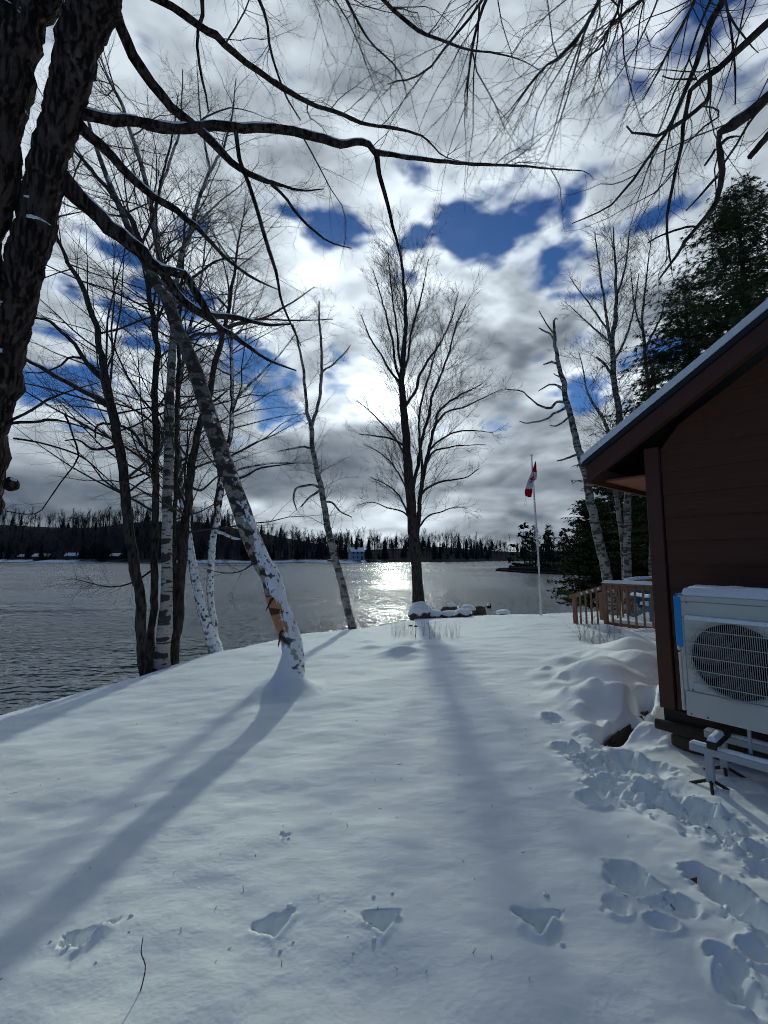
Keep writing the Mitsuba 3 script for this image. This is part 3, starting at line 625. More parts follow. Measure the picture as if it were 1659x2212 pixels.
hub = trimesh.creation.cylinder(.065, .07, sections=32); hub.apply_transform(trimesh.transformations.rotation_matrix(math.pi / 2, [1, 0, 0])); hub.apply_translation([FC[0], .11, FC[1]]); ac('hub', hub, 'fan_dark', fan, smooth=40)
wires = []
for xx in np.arange(FC[0] - FR - .005, FC[0] + FR + .01, .0118):
    hh = math.sqrt(max((FR + .018) ** 2 - (xx - FC[0]) ** 2, 0))
    if hh > .03: wires.append(trimesh.creation.box(bounds=[[xx - .0014, -.019, FC[1] - hh], [xx + .0014, -.0155, FC[1] + hh]]))
for zz in FC[1] + np.array([-.19, -.095, 0, .095, .19]):
    hh = math.sqrt((FR + .045) ** 2 - (zz - FC[1]) ** 2); wires.append(trimesh.creation.box(bounds=[[FC[0] - hh, -.0245, zz - .0024], [FC[0] + hh, -.0192, zz + .0024]]))
    for e in (-1, 1): wires.append(trimesh.creation.box(bounds=[[FC[0] + e * hh - .003, -.024, zz - .0024], [FC[0] + e * hh + .003, -.003, zz + .0024]]))
ac('fan_grille', cat(wires), 'grille_material', hp)
ac('blue_tape', cat([boxm(-.030, .012, -.020, -.0145, .50, .865, .002), boxm(-.034, -.0285, -.014, .16, .50, .872, .002), boxm(-.02, .03, -.018, .09, AH + .0125, AH + .02, .002)]), 'tape_material', hp)
ac('valve_cover', boxm(-.045, -.012, .02, .16, .46, .497, .01), 'casing_material', hp)
ac('side_cover', boxm(-.030, -.009, -.002, .22, .03, .452, .006), 'casing_material', hp)
def snow_slab(x0, x1, y0, y1, z0, h, seed, nx=60, ny=14, r=.03):
    xs, ys = np.linspace(x0, x1, nx), np.linspace(y0, y1, ny); X, Y = np.meshgrid(xs, ys, indexing='ij')
    e = np.minimum(np.minimum(X - x0, x1 - X), np.minimum(Y - y0, y1 - Y)); Z = z0 + h * np.sqrt(np.clip(1 - (1 - np.clip(e / r, 0, 1)) ** 2, 0, 1)) * (.75 + .5 * meshkit.fbm(np.stack([X * 7, Y * 7, 0 * X], -1), 3, seed))
    Z = np.where(e <= 1e-9, z0, Z); i, j = np.meshgrid(np.arange(nx - 1), np.arange(ny - 1), indexing='ij')
    q = np.stack([i * ny + j, (i + 1) * ny + j, (i + 1) * ny + j + 1, i * ny + j + 1], -1).reshape(-1, 4)
    return M(np.stack([X, Y, Z], -1).reshape(-1, 3), np.vstack([q[:, [0, 1, 2]], q[:, [0, 2, 3]]]))
ac('top_snow', snow_slab(.015, AW + .005, -.012, AD, AH + .0125, .062, 4), 'snow_cap_material', hp, smooth=True)
ac('ledge_snow', snow_slab(.03, AW, -.034, -.0105, .706, .03, 9, 90, 8, .012), 'snow_cap_material', hp, smooth=True)
for xx, zz, yy in ((.05, .825, -.0105), (.62, .825, -.0105), (.05, .196, -.0045), (.03, .02, -.0085), (.13, .02, -.0085), (.55, .02, -.0085), (.80, .02, -.0085)):
    s_ = trimesh.creation.cylinder(.006, .006, sections=12); s_.apply_transform(trimesh.transformations.rotation_matrix(math.pi / 2, [1, 0, 0])); s_.apply_translation([xx, yy, zz]); ac('screw', s_, 'screw_material', hp)
st = thing('heat_pump_stand', 'snow-dusted metal stand with adjustable feet under the heat pump', 'stand')
for yy in (-.05, .30):
    r0 = ac('rail', boxm(.02, 1.15, yy - .028, yy + .028, -.215, -.165, .004), 'steel_material', st)
    ac('snow', snow_slab(.02, 1.15, yy - .026, yy + .026, -.1645, .018, 3 + int(yy * 10), 60, 8, .012), 'snow_cap_material', r0, smooth=True)
for xx in (.16, .86):
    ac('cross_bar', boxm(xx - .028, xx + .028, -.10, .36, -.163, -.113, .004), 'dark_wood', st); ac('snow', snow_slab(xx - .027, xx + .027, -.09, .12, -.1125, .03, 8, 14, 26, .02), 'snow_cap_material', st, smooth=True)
for xx, yy in ((.13, -.05), (.83, -.05), (.13, .30), (.83, .30)):
    wx, wy = (AM @ [xx, yy, 0, 1])[:2]; gg = gz(wx, wy) - 2.23
    lg = ac('leg', boxm(xx - .024, xx + .024, yy - .022, yy + .022, gg + .03, gg + .24, .004), 'steel_material', st)
    c_ = trimesh.creation.cylinder(.014, max(.05, -.216 - gg - .238), sections=16); c_.apply_translation([xx, yy, (gg + .238 - .216) / 2]); ac('screw_jack', c_, 'steel_material', lg, smooth=40)
    ft = [tube([[xx, yy, gg + .05], [xx + math.cos(a) * .13, yy + math.sin(a) * .13, gg - .01]], [.012, .010], 6) for a in (.3, 1.9, 3.4, 5.0)]
    ac('foot', cat(ft), 'dark_wood', lg)
for xx in (.35,):
    c_ = trimesh.creation.cylinder(.011, .165, sections=12); c_.apply_translation([xx, .02, -.075]); ac('drain_pipe', c_, 'steel_material', hp, smooth=40)

# ------------------------------------------------------------------ deck, railing, furniture
DM = frame((5.41, 10.50, 0), Wd, Ed)
def dk(name, mesh, mat, parent, **kw): return add(name, put(mesh, DM), mat, parent, **kw)
deck = thing('deck', 'weathered wooden deck with baluster railing and snow on its handrail', 'deck')
ZD, DW, DE = 1.83, 4.2, 3.2
for k in range(11):
    a = k * .292; dk('floor_board', boxm(.0, DW, a, a + .284, ZD - .035, ZD), 'deck_wood', deck)
dk('floor_snow', snow_slab(.02, DW, .02, DE, ZD + .0005, .07, 6, 90, 60, .08), 'snow_cap_material', deck, smooth=True)
dk('rim_board', boxm(.0, DW, -.045, -.002, ZD - .20, ZD + .003, .004), 'deck_wood', deck); dk('rim_board', boxm(-.045, -.002, .0, DE, ZD - .20, ZD + .003, .004), 'deck_wood', deck); dk('rim_board', boxm(.0, DW, DE + .012, DE + .05, ZD - .20, ZD + .003, .004), 'deck_wood', deck)
TOP = 2.77
for a, e in ((.0, -.09), (2.1, -.09), (4.1, -.09), (-.09, 1.45), (-.09, DE), (2.1, DE + .06)):
    g_ = gz(*(DM @ [a, e, 0, 1])[:2]); dk('post', boxm(a - .045, a + .045, e - .045, e + .045, ZD - .24, TOP - .04, .005), 'deck_wood', deck)
for a, e in ((.25, .25), (2.1, .25), (3.9, .25), (.25, DE - .2), (2.1, DE - .2)):
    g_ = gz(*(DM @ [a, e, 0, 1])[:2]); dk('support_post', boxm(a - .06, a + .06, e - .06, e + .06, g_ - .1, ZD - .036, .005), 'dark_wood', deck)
def railing(a0, e0, a1, e1):
    L_ = math.hypot(a1 - a0, e1 - e0); ux, uy = (a1 - a0) / L_, (e1 - e0) / L_
    lm = DM @ frame((a0, e0, 0), (ux, uy), (-uy, ux))
    hr = add('handrail', put(boxm(-.04, L_ + .04, -.07, .07, TOP - .038, TOP, .006), lm), 'deck_wood', deck)
    add('snow', put(snow_slab(-.05, L_ + .05, -.07, .07, TOP + .0005, .075, 11, 70, 12, .05), lm), 'snow_cap_material', hr, smooth=True)
    add('top_rail', put(boxm(.05, L_ - .05, -.018, .018, TOP - .13, TOP - .041, .004), lm), 'deck_wood', deck)
    n = int(L_ / .165)
    for k in range(1, n):
        s = k * L_ / n
        if abs(s - 2.1) < .08: continue
        add('baluster', put(boxm(s - .019, s + .019, -.058, -.020, ZD - .20 if e0 == e1 and e0 < 0 else ZD - .1, TOP - .05, .003), lm), 'deck_wood', deck)
railing(0, -.09, 4.1, -.09); railing(-.09, 1.45, -.09, DE); railing(0, DE + .06, 4.1, DE + .06)
for e in (-.09, 1.36):                                         # stair railings run down to the left
    x0, x1 = -.06, -.76; g0 = gz(*(DM @ [x1, e, 0, 1])[:2]); zt0, zt1 = TOP - .12, g0 + .70
    def slope(x): return zt0 + (zt1 - zt0) * (x - x0) / (x1 - x0)
    v = [(x, e + y, slope(x) + o) for x in (x0, x1 - .12) for y in (-.045, .045) for o in (-.05, .05)]
    hr = dk('stair_rail', trimesh.convex.convex_hull(np.array(v)), 'deck_wood', deck)
    dk('stair_post', boxm(x1 - .045, x1 + .045, e - .045, e + .045, g0 - .1, slope(x1) - .03, .005), 'deck_wood', deck)
    for k in range(1, 5):
        xx = x0 + (x1 - x0) * k / 5; gg = max(g0, ZD - .25 - .9 * (k / 5) * .4); dk('baluster', boxm(xx - .019, xx + .019, e - .02, e + .018, slope(xx) - .9 + .05, slope(xx) - .045, .003), 'deck_wood', deck)
        s_ = trimesh.creation.icosphere(2, .028); s_.apply_translation([xx + .07, e - .052, slope(xx + .07)]); dk('snow_blob', s_, 'snow_cap_material', deck, smooth=True)
for k in range(2):
    x1 = -.07 - k * .36; zt = ZD - .14 * (k + 1)
    dk('stair_tread', boxm(x1 - .33, x1, -.05, 1.32, zt - .04, zt, .004), 'deck_wood', deck); dk('stair_snow', snow_slab(x1 - .34, x1, -.05, 1.32, zt + .0005, .07, 20 + k, 20, 50, .06), 'snow_cap_material', deck, smooth=True)
def adirondack(label, a, e, rot, h=1.0):
    k = thing('adirondack_chair', label, 'chair', 'blue wooden chairs on the deck'); c, s = math.cos(rot), math.sin(rot)
    m = DM @ np.array([[c, -s, 0, a], [s, c, 0, e], [0, 0, 1, ZD + .03], [0, 0, 0, 1]])
    for i_ in range(5):
        x0 = -.26 + i_ * .105; hh = .60 - abs(i_ - 2) * .045
        v = [(x0 + dx_ * (1 + .06 * t_), .22 + .32 * t_ + dy_, .30 + hh * t_) for dx_ in (0, .096) for t_ in (0, 1) for dy_ in (0, .022)]
        add('back_slat', put(trimesh.convex.convex_hull(np.array(v)), m), 'chair_blue', k)
    for i_ in range(5):
        y0 = -.34 + i_ * .115; add('seat_slat', put(boxm(-.27, .27, y0, y0 + .105, .40 - .025 * i_ - .02, .40 - .025 * i_, .004), m), 'chair_blue', k)
    for sx in (-1, 1):
        add('armrest', put(boxm(sx * .34 - .07, sx * .34 + .07, -.42, .34, .57, .595, .005), m), 'chair_blue', k)
        add('leg', put(boxm(sx * .31 - .02, sx * .31 + .02, -.36, -.27, -.02, .57, .004), m), 'chair_blue', k)
        v = [(sx * .31 + dx_, yy, zz + o) for dx_ in (-.02, .02) for yy, zz in ((-.30, .34), (.55, .0)) for o in (-.03, .06)]; add('leg', put(trimesh.convex.convex_hull(np.array(v)), m), 'chair_blue', k)
        add('arm_snow', put(snow_slab(sx * .34 - .068, sx * .34 + .068, -.41, .33, .5955, .06, 31, 12, 40, .04), m), 'snow_cap_material', k, smooth=True)
    add('seat_snow', put(snow_slab(-.26, .26, -.33, .22, .375, .09, 33, 24, 24, .07), m), 'snow_cap_material', k, smooth=True)
    return k
adirondack('blue slatted chair on the deck, fully seen through the front balusters', .75, .85, .9)
adirondack('snow-laden blue chair on the deck, half hidden behind the cabin corner', 1.55, 1.0, 1.3)
adirondack('blue chair at the back of the deck, its snowy top above the handrail', .9, 2.35, .2)
k = thing('red_boat', 'red boat hull under snow behind the deck, beside the cabin corner', 'boat')
ca = catmull([[.9, 3.9, 1.9], [1.6, 4.05, 2.0], [2.6, 4.2, 2.08], [3.6, 4.3, 2.02]], 30); tt = np.linspace(0, 1, 30)
x_ = tube(ca + [0, 0, .55], .03 + .27 * np.sin(np.pi * np.clip(tt * .92 + .04, 0, 1)) ** .7, 14); add('hull', put(x_, DM), 'red_paint', k, smooth=True)
x_ = tube(ca + [0, 0, .66], .02 + .24 * np.sin(np.pi * np.clip(tt * .92 + .04, 0, 1)) ** .7, 14); add('snow', put(x_, DM), 'snow_cap_material', k, smooth=True)
for yy in (1.5, 3.2): add('trestle', put(boxm(yy - .05, yy + .05, 3.75, 4.55, 1.1, 2.3, .005), DM), 'dark_wood', k)

# ------------------------------------------------------------------ flagpole and flag
fx_, fy_ = 5.42, 15.0
pole = thing('flagpole', 'tall slender white flagpole standing at the edge of the snowy lawn', 'flagpole')
g0 = gz(fx_, fy_); ztop = P(1156, 985, 15.0)[2]
def polex(z): return fx_ - .10 * (z - g0) / (ztop - g0) + .02 * math.sin((z - g0) * .8)
zs = np.linspace(g0 - .1, ztop, 12); add('pole', tube([[polex(z), fy_, z] for z in zs], np.linspace(.036, .022, 12), 14), 'pole_material', pole, smooth=40)
bl = trimesh.creation.icosphere(2, .04); bl.apply_translation([polex(ztop), fy_, ztop + .02]); add('finial', bl, 'pole_material', pole, smooth=True)
zc = P(1162, 1187, 15.0)[2]; add('cleat', boxm(polex(zc) + .045, polex(zc) + .085, fy_ - .02, fy_ + .02, zc - .09, zc + .09, .005), 'dark_wood', pole)
add('halyard', tube([[polex(z) - .05, fy_ - .02, z] for z in np.linspace(zc, ztop - .2, 10)], np.full(10, .004), 4), 'rope_material', pole)
def flagc(p, n, uv):
    red, white = (.42, .012, .022), (.62, .60, .64)
    u, v = uv.x, uv.y
    x, y = dr.abs((u - .5) * 2.0), v - .5                     # maple leaf, points as a few lobes
    leaf = (x + dr.abs(y) * .9 < .21) | ((x < .035) & (y < 0) & (y > -.34)) | ((dr.abs(y - .02 - x * .35) < .07) & (x < .34)) | ((dr.abs(y + .12) < .05) & (x < .24)) | ((x < .10) & (y > 0) & (y + x * 1.6 < .36))
    return dr.select((u < .30) | (u > .78) | leaf, C3(red), C3(white))
bsdf('flag_material', flagc, .85, .1)
# hoisted by one corner it hangs as a narrow folded strip: u from the hoist (top) to the fly (bottom)
NU, NV = 60, 26; U, V = np.meshgrid(np.linspace(0, 1, NU), np.linspace(0, 1, NV), indexing='ij')
cl = np.array([P(1156.5, 1004, 15), P(1154, 1016, 15), P(1150, 1029, 15), P(1146, 1041, 15), P(1143, 1054, 15), P(1141, 1072, 15)])
L_, R_ = np.array([(1155.5, 997), (1151, 1010), (1147.5, 1020), (1140.6, 1037), (1134, 1058), (1133, 1064), (1134, 1073)]), np.array([(1156.5, 997), (1157.3, 1009), (1158.4, 1024), (1157.5, 1035), (1152, 1041), (1149.3, 1056), (1147.4, 1075)])
LL = catmull(np.array([P(a, b, 15.0) for a, b in L_]), NU); RRt = catmull(np.array([P(a, b, 15.0) for a, b in R_]), NU)
fl_ = LL[:, None] * (1 - V[..., None]) + RRt[:, None] * V[..., None]
fl_[..., 1] += -.05 + .04 * np.sin(V * 10 + U * 3) * (.3 + U)
i, j = np.meshgrid(np.arange(NU - 1), np.arange(NV - 1), indexing='ij'); q = np.stack([i * NV + j, (i + 1) * NV + j, (i + 1) * NV + j + 1, i * NV + j + 1], -1).reshape(-1, 4)
ff = np.vstack([q[:, [0, 1, 2]], q[:, [0, 2, 3]]])
fk = thing('flag', 'red and white maple leaf flag hanging limp from the flagpole', 'flag')
add('cloth', M(fl_.reshape(-1, 3), ff), 'flag_material', fk, smooth=True, uv=np.stack([U.ravel(), 1 - V.ravel()], 1))
lp = P(1136, 1078, 14.95); add('cord', tube(lp + np.array([[0, 0, .05], [-.01, 0, -.05], [-.05, 0, -.12], [-.06, 0, -.2], [-.03, 0, -.24], [.01, 0, -.18], [.0, 0, -.08]]), np.full(7, .005), 5), 'rope_material', fk)

# ------------------------------------------------------------------ stones by the shore, duck, stems, leaf
def rock(label, dx, dy, Y, wx, wy, h, bare=.35, seed=0, yaw=0):
    r_ = np.random.default_rng(seed); k = thing('boulder', label, 'boulder', 'boulders along the lake edge')
    c = P(dx, dy, Y); m = trimesh.creation.icosphere(4, 1.0); v = m.vertices; n = meshkit.fbm(v * 1.3 + seed * 7.7, 4, seed)[:, None]
    v = np.sign(v) * np.abs(v) ** .95 * (.72 + .56 * n) * [wx, wy, h]; a = yaw
    v = v @ np.array([[math.cos(a), math.sin(a), 0], [-math.sin(a), math.cos(a), 0], [0, 0, 1]])
    add('stone', M(v + c, m.faces), 'stone_material', k, smooth=True)
    nz = meshkit.fbm(v * 2.2, 3, seed + 5); lift = np.clip((v[:, 2] / h - bare + .35 * (nz - .5)) * 3, 0, 1)[:, None]
    s = v * (1 + .02 - .06 * (1 - lift)) + [0, 0, 1] * lift * (.05 + .03 * nz[:, None])
    add('snow_cap', M(s + c, m.faces), 'snow_cap_material', k, smooth=True)
rock('large snow-covered boulder at the foot of the central tree', 908, 1326, 14.6, .40, .38, .32, -.45, 1)
rock('low snow-topped stone just right of the large boulder', 938, 1331, 14.5, .24, .24, .15, -.1, 2)
rock('flat snow-capped stone, third to the right of the large boulder', 970, 1331, 14.5, .28, .26, .13, .0, 3)
rock('dark rounded stone with thin snow set behind the stone row', 972, 1318, 15.6, .30, .26, .20, .5, 4)
rock('long snow-covered stone at the right end of the stone row', 1000, 1328, 14.8, .30, .26, .14, -.2, 5)
rock('snowy stone half hiding the bare brown boulder', 1012, 1320, 15.7, .26, .24, .17, .0, 6)
rock('brown boulder with a bare side beside the lake', 1035, 1321, 15.9, .25, .24, .22, .95, 7)
rock('low dark stone with a snow cap right of the brown boulder', 1087, 1328, 15.9, .26, .24, .13, .1, 8)
rock('snow-capped dark stone under the deck corner, beside the stairs', 1318, 1371, 9.6, .22, .2, .14, -.1, 9)
cm_ = (crackA + crackB) / 2; k = thing('buried_stone', 'long stone under thick snow with its dark side showing in a gap', 'stone')
dxy = crackB - crackA; L_ = np.linalg.norm(dxy); m = trimesh.creation.icosphere(4, 1.0); v = np.sign(m.vertices) * np.abs(m.vertices) ** .7; v = v * (.45 + 1.1 * meshkit.fbm(m.vertices * 2.6, 4, 3)[:, None]) * [L_ * .46, .045, .10]
a_ = math.atan2(dxy[1], dxy[0]); v = v @ np.array([[math.cos(a_), math.sin(a_), 0], [-math.sin(a_), math.cos(a_), 0], [0, 0, 1]])
add('stone', M(v + [cm_[0] + .01, cm_[1] + .03, gz(*cm_) - .255], m.faces), 'dark_wood', k, smooth=True)
rock('pale flat rock under the deck by the cabin corner', 1395, 1377, 9.6, .36, .3, .12, .3, 10)
x, y, z = P(1056, 1314, 29.0); k = thing('duck', 'small dark duck floating on the lake beyond the boulders', 'duck')
b = trimesh.creation.icosphere(3, 1.0); b.vertices *= [.17, .10, .09]; b.vertices[:, 2] += np.clip(-b.vertices[:, 0] - .08, 0, 1) * .6
hd = trimesh.creation.icosphere(2, .05); hd.apply_translation([.10, 0, .20]); nk = tube([[.11, 0, .02], [.12, 0, .10], [.10, 0, .19]], [.05, .034, .036], 10)
bk = tube([[.14, 0, .195], [.21, 0, .18]], [.018, .006], 8)
add('body', cat([b, hd, nk]).apply_translation([x, y, .05]), 'duck_material', k, smooth=True); add('bill', bk.apply_translation([x, y, .05]), 'straw_material', k)
def stems(label, name, cat_, dx, dy, wpx, n, hpx, seed, lean=.2, r=.003, mat='straw_material'):
    r_ = np.random.default_rng(seed); ms = []
    for _ in range(n):
        x, y = G(dx + r_.uniform(-wpx, wpx), dy + r_.uniform(-5, 5)); h = hpx / F * y * r_.uniform(.5, 1.1); a = r_.normal() * lean; b_ = r_.normal() * lean * .6; z = gz(x, y)
        pts = catmull([[x, y, z - .05], [x + a * h * .4, y + b_ * h * .4, z + h * .5], [x + a * h * .75, y + b_ * h, z + h]], 7); ms.append(tube(pts, np.linspace(r, r * .4, 7), 4))
        if r_.random() < .35: ms.append(tube([pts[4], pts[4] + [r_.normal() * .08, r_.normal() * .05, .10]], [r * .6, r * .3], 3))
    k = thing(name, label, cat_); add('stems', cat(ms), mat, k); return k
stems('dry brown stem clump in the snow left of the boulder', 'dry_plant', 'plant', 870, 1376, 24, 30, 34, 1)
stems('dry brown stem clump in front of the boulders, middle one', 'dry_plant', 'plant', 932, 1380, 20, 26, 40, 2)
stems('dry brown stem clump in the snow, right one of three', 'dry_plant', 'plant', 976, 1378, 18, 20, 38, 3)
k = stems('single dead stalk with dark seed heads between the stem clumps', 'dead_stalk', 'plant', 896, 1382, 1, 3, 50, 4, .1, .004)
x, y = G(897, 1382)
for a, b_, c_ in ((-.06, 0, .30), (.05, 0, .36), (.01, 0, .16), (-.1, 0, .17)):
    s_ = trimesh.creation.icosphere(1, .03); s_.vertices *= [1.5, 1, .6]; s_.apply_translation([x + a, y, gz(x, y) + c_ + .1]); add('seed_head', s_, 'twig_material', k)
stems('bare leafless shrub growing at the foot of the deck stairs', 'shrub', 'shrub', 1290, 1376, 40, 34, 62, 6, .55, .004, 'twig_material')
x, y = G(298, 2133); k = thing('weed_stalk', 'single thin dark stalk standing in the foreground snow', 'plant')
tp = P(309, 2025, y + .05); z = gz(x, y); add('stem', tube(catmull([[x, y, z - .05], [x + .02, y + .01, z + (tp[2] - z) * .45], [tp[0] - .004, tp[1], z + (tp[2] - z) * .6], tp], 14), np.linspace(.0028, .0016, 14), 6), 'twig_material', k, smooth=True)
x, y = G(1491, 1893); k = thing('dead_leaf', 'curled brown leaf lying on the edge of a deep footprint', 'leaf')
v = np.array([[-.03, 0, .02], [-.012, .016, .008], [.012, .018, .010], [.035, .004, .028], [.016, -.018, .006], [-.014, -.016, .010], [0, 0, .0]]); f = [[6, 0, 5], [6, 1, 0], [6, 2, 1], [6, 3, 2], [6, 4, 3], [6, 5, 4]]
add('blade', M(v * 1.1 + [x, y, float(ground_z(np.array([x]), np.array([y]))[0]) + .005], f), 'leaf_material', k)
for i_, (dx, dy) in enumerate([(735, 1712), (610, 1530), (395, 1620), (540, 1470), (690, 1690), (158, 1975), (20, 1590), (470, 1585), (880, 1820), (300, 1990)]):
    pass

# ------------------------------------------------------------------ trees
def limb3(pts, Y0, Y1=None, n=None, foot=False, wob=.0, seed=0):
    """pts: (x, y, half width) along a limb in photo positions; the limb stands at distance Y0 (to Y1 at its end) -> centre line and radii in metres."""
    Y1 = Y0 if Y1 is None else Y1; m = len(pts); Ys = np.linspace(Y0, Y1, m)
    p = np.array([P(a, b, y) for (a, b, _), y in zip(pts, Ys)]); r = np.array([c for _, _, c in pts]) / F * fwd(p)
    ab = np.array([(a, b) for a, b, _ in pts], float); td = np.gradient(ab, axis=0); td /= np.linalg.norm(td, axis=1, keepdims=True) + 1e-9
    r = r / np.sqrt(1 + (((ab[:, 0] - 829.5) * td[:, 1] - (ab[:, 1] - 1106) * td[:, 0]) / F) ** 2)
    if foot:
        g = gz(p[0, 0], p[0, 1]); d = unit(p[0] - p[1]); k = max(.0, p[0, 2] - g) + .2
        p = np.vstack([p[0] + d * k / max(.5, -d[2]), p]); r = np.concatenate([[r[0] * 1.25], r])
    L = np.linalg.norm(np.diff(p, axis=0), axis=1).sum()
    n = n or int(np.clip(L / .09, 10, 90))
    q = catmull(np.hstack([p, r[:, None]]), n); q[:, 3] = np.maximum(q[:, 3], .0015)
    if wob:
        g_ = np.random.default_rng(seed + 99).normal(size=(n, 3)); ker = np.ones(3) / 3
        for a in range(3): g_[:, a] = np.convolve(g_[:, a], ker, 'same')
        q[:, :3] += g_ * np.minimum(q[:, 3:4] * wob, .03) * np.linspace(0, 1, n)[:, None] ** .3
    return q[:, :3], q[:, 3]
def bark_disp(amp, fx=9.0, fz=2.5, seed=0):
    def fn(Pts, ang, rr, dirs):
        q = Pts[:, None] + dirs * rr[..., None]
        nn = meshkit.fbm(q * [fx, fx, fz], 3, seed) - .5; n2 = meshkit.fbm(q * [fx * 3.2, fx * 3.2, fz * 2.2], 3, seed + 3) - .5
        return rr * (1 + amp * (nn * 1.2 + n2 * .9))
    return fn
def ridged(amp, seed=0):
    def fn(Pts, ang, rr, dirs):
        q = Pts[:, None] + dirs * rr[..., None]; w = meshkit.fbm(q * [4, 4, 2.2], 3, seed)[..., None] - .5
        a = 1 - np.abs(meshkit.fbm((q + w * .10) * [17, 17, 2.6], 3, seed + 1) - .5) * 4; b = meshkit.fbm((q + w * .05) * [46, 46, 11], 3, seed + 2) - .5; c = meshkit.fbm(q * [3.0, 3.0, 1.6], 3, seed + 5) - .5
        return rr * (1 + amp * (.55 * a + .9 * b + 1.4 * c - .3))
    return fn
def limb_snow(p, r, seed, cover=.55, k=.8):
    n = meshkit.fbm(np.stack([np.arange(len(p)) * .35, p[:, 0] * 0, p[:, 0] * 0], -1), 3, seed); t = np.gradient(p, axis=0); t = unit(t)
    w = np.clip((n - (1 - cover) * .62) * 6, 0, 1) * np.clip(1.25 - np.abs(t[:, 2]) * 1.05, 0, 1)
    up = unit(np.array([0, 0, 1.0]) - t * t[:, 2:3]); w[0] = w[-1] = 0
    return tube(p + up * (r * (.62 + .0 * w))[:, None], np.maximum(r * k * w ** .5 * (.8 + .4 * n), 1e-4), 8)
class Tree:
    def __init__(s, name, label, bark, group=None, twig='twig_material', seed=1):
        s.k = thing(name, label, 'tree', group); s.bark, s.twig, s.rng, s.src, s.seed = bark, twig, np.random.default_rng(seed), [], seed
    def limb(s, name, pts, Y0, Y1=None, foot=False, sides=10, snow=0, src=True, amp=.25, start=None, wob=.5, bark=None, w=1.0, disp=None, n=None):
        s.seed += 1; p, r = limb3(pts, Y0, Y1, n=n, foot=foot, wob=wob, seed=s.seed)
        if start is not None: p = np.vstack([catmull(np.vstack([start, p[:1]]), 8)[:-1], p]); r = np.concatenate([np.linspace(r[0] * 1.8, r[0], 8)[:-1], r])
        key = add(name, tube(p, r, sides, disp or bark_disp(amp, seed=s.seed)), bark or s.bark, s.k, smooth=True)
        if snow: add('snow', limb_snow(p, r, s.seed, snow), 'snow_cap_material', key, smooth=True)
        if src: s.src.append((p, r, w))
        return p, r
    def crown(s, levels, extra=None):
        par = (np.stack([resample(p, r, 24)[0] for p, r, _ in s.src]), np.stack([resample(p, r, 24)[1] for p, r, _ in s.src])); W_ = np.array([w for *_, w in s.src]); ms = []
        for i, lv in enumerate(levels):
            lv = dict(lv)
            if i == 0: lv['dens'] = lv['dens'] * W_
            sd = lv.pop('sides', 3); ch = grow(s.rng, par, **lv)
            if len(ch[0]): ms.append(many_tubes(*ch, sides=sd))
            par = ch
        add('twigs', cat(ms), s.twig, s.k); tag(s.k + '__twigs', kind='stuff')
        return sum(len(m.faces) for m in ms)
TRI = {}
# -- big old maple at the left edge
t = Tree('maple_tree', 'massive dark rough-barked twin-trunked maple at the left edge', 'maple_bark', seed=3)
t.limb('trunk', [(-95, 1260, 71), (-62, 1090, 67), (-42, 945, 67), (-22, 851, 63), (-7, 782, 61), (14, 692, 57), (38, 630, 51), (56, 570, 48), (83, 450, 48), (98, 375, 46), (118, 295, 45), (140, 215, 46), (152, 156, 50), (172, 87, 53), (200, 0, 60), (222, -90, 56), (262, -260, 52)], 3.45, 2.75, True, 112, disp=ridged(.095, 4), n=240, src=False, wob=.15)
t.limb('trunk', [(-150, 1000, 80), (-120, 760, 80), (-80, 600, 80), (-45, 434, 78), (-15, 285, 76), (5, 150, 78), (50, 0, 78), (90, -120, 72), (140, -280, 66)], 3.1, 2.6, True, 96, disp=ridged(.085, 9), n=200, src=False, wob=.15)
for sx, sy, Y in ((30, 1046, 3.3), ): 
    c = P(sx - 6, sy, Y); kn = trimesh.creation.icosphere(3, .055); kn.vertices *= 1 + .5 * (meshkit.fbm(kn.vertices * 22, 3, 4)[:, None] - .5); kn.apply_translation(c); add('burl', kn, 'maple_bark', t.k, smooth=True)
t.limb('limb', [(135, 238, 24), (165, 244, 17), (200, 249, 14), (243, 258, 14), (295, 260, 13.5), (330, 270, 14), (375, 277, 13), (415, 274, 12.5), (450, 273, 12), (503, 277, 11.5), (560, 278, 11), (611, 283, 11), (673, 296, 10), (720, 309, 9.5), (743, 314, 9), (777, 309, 8), (798, 311, 8), (815, 331, 7), (854, 336, 5.5), (906, 343, 5), (958, 351, 4.5), (1038, 356, 3.6), (1117, 359, 2.8), (1152, 361, 2.4), (1215, 367, 1.8), (1263, 370, 1.2), (1283, 388, .8)], 3.0, 4.6, sides=16, snow=.62, amp=.42, w=.55)
t.limb('limb', [(813, 328, 6.5), (819, 375, 5), (833, 424, 4.5), (843, 462, 4), (847, 486, 3.6), (857, 521, 3), (866, 560, 2), (870, 600, 1.2)], 3.75, 4.0, amp=.35, w=.5)
t.limb('limb', [(510, 288, 5), (517, 344, 4.6), (535, 389, 4.4), (552, 444, 4.2), (569, 503, 4.2), (583, 550, 4), (597, 594, 3), (607, 650, 2.4), (628, 699, 1.8), (650, 746, 1.2)], 3.3, 3.8, amp=.35, w=.35)
t.limb('limb', [(125, 375, 24), (148, 408, 19), (180, 441, 16), (215, 476, 15.5), (257, 510, 15.5), (295, 542, 14.5), (333, 577, 13), (361, 584, 9.5), (396, 593, 9), (417, 622, 8.5), (441, 664, 8), (462, 698, 6.5), (496, 723, 5.5), (528, 745, 4.5), (576, 775, 3), (640, 800, 1.5)], 3.15, 4.1, sides=16, snow=.85, amp=.34, w=.7)
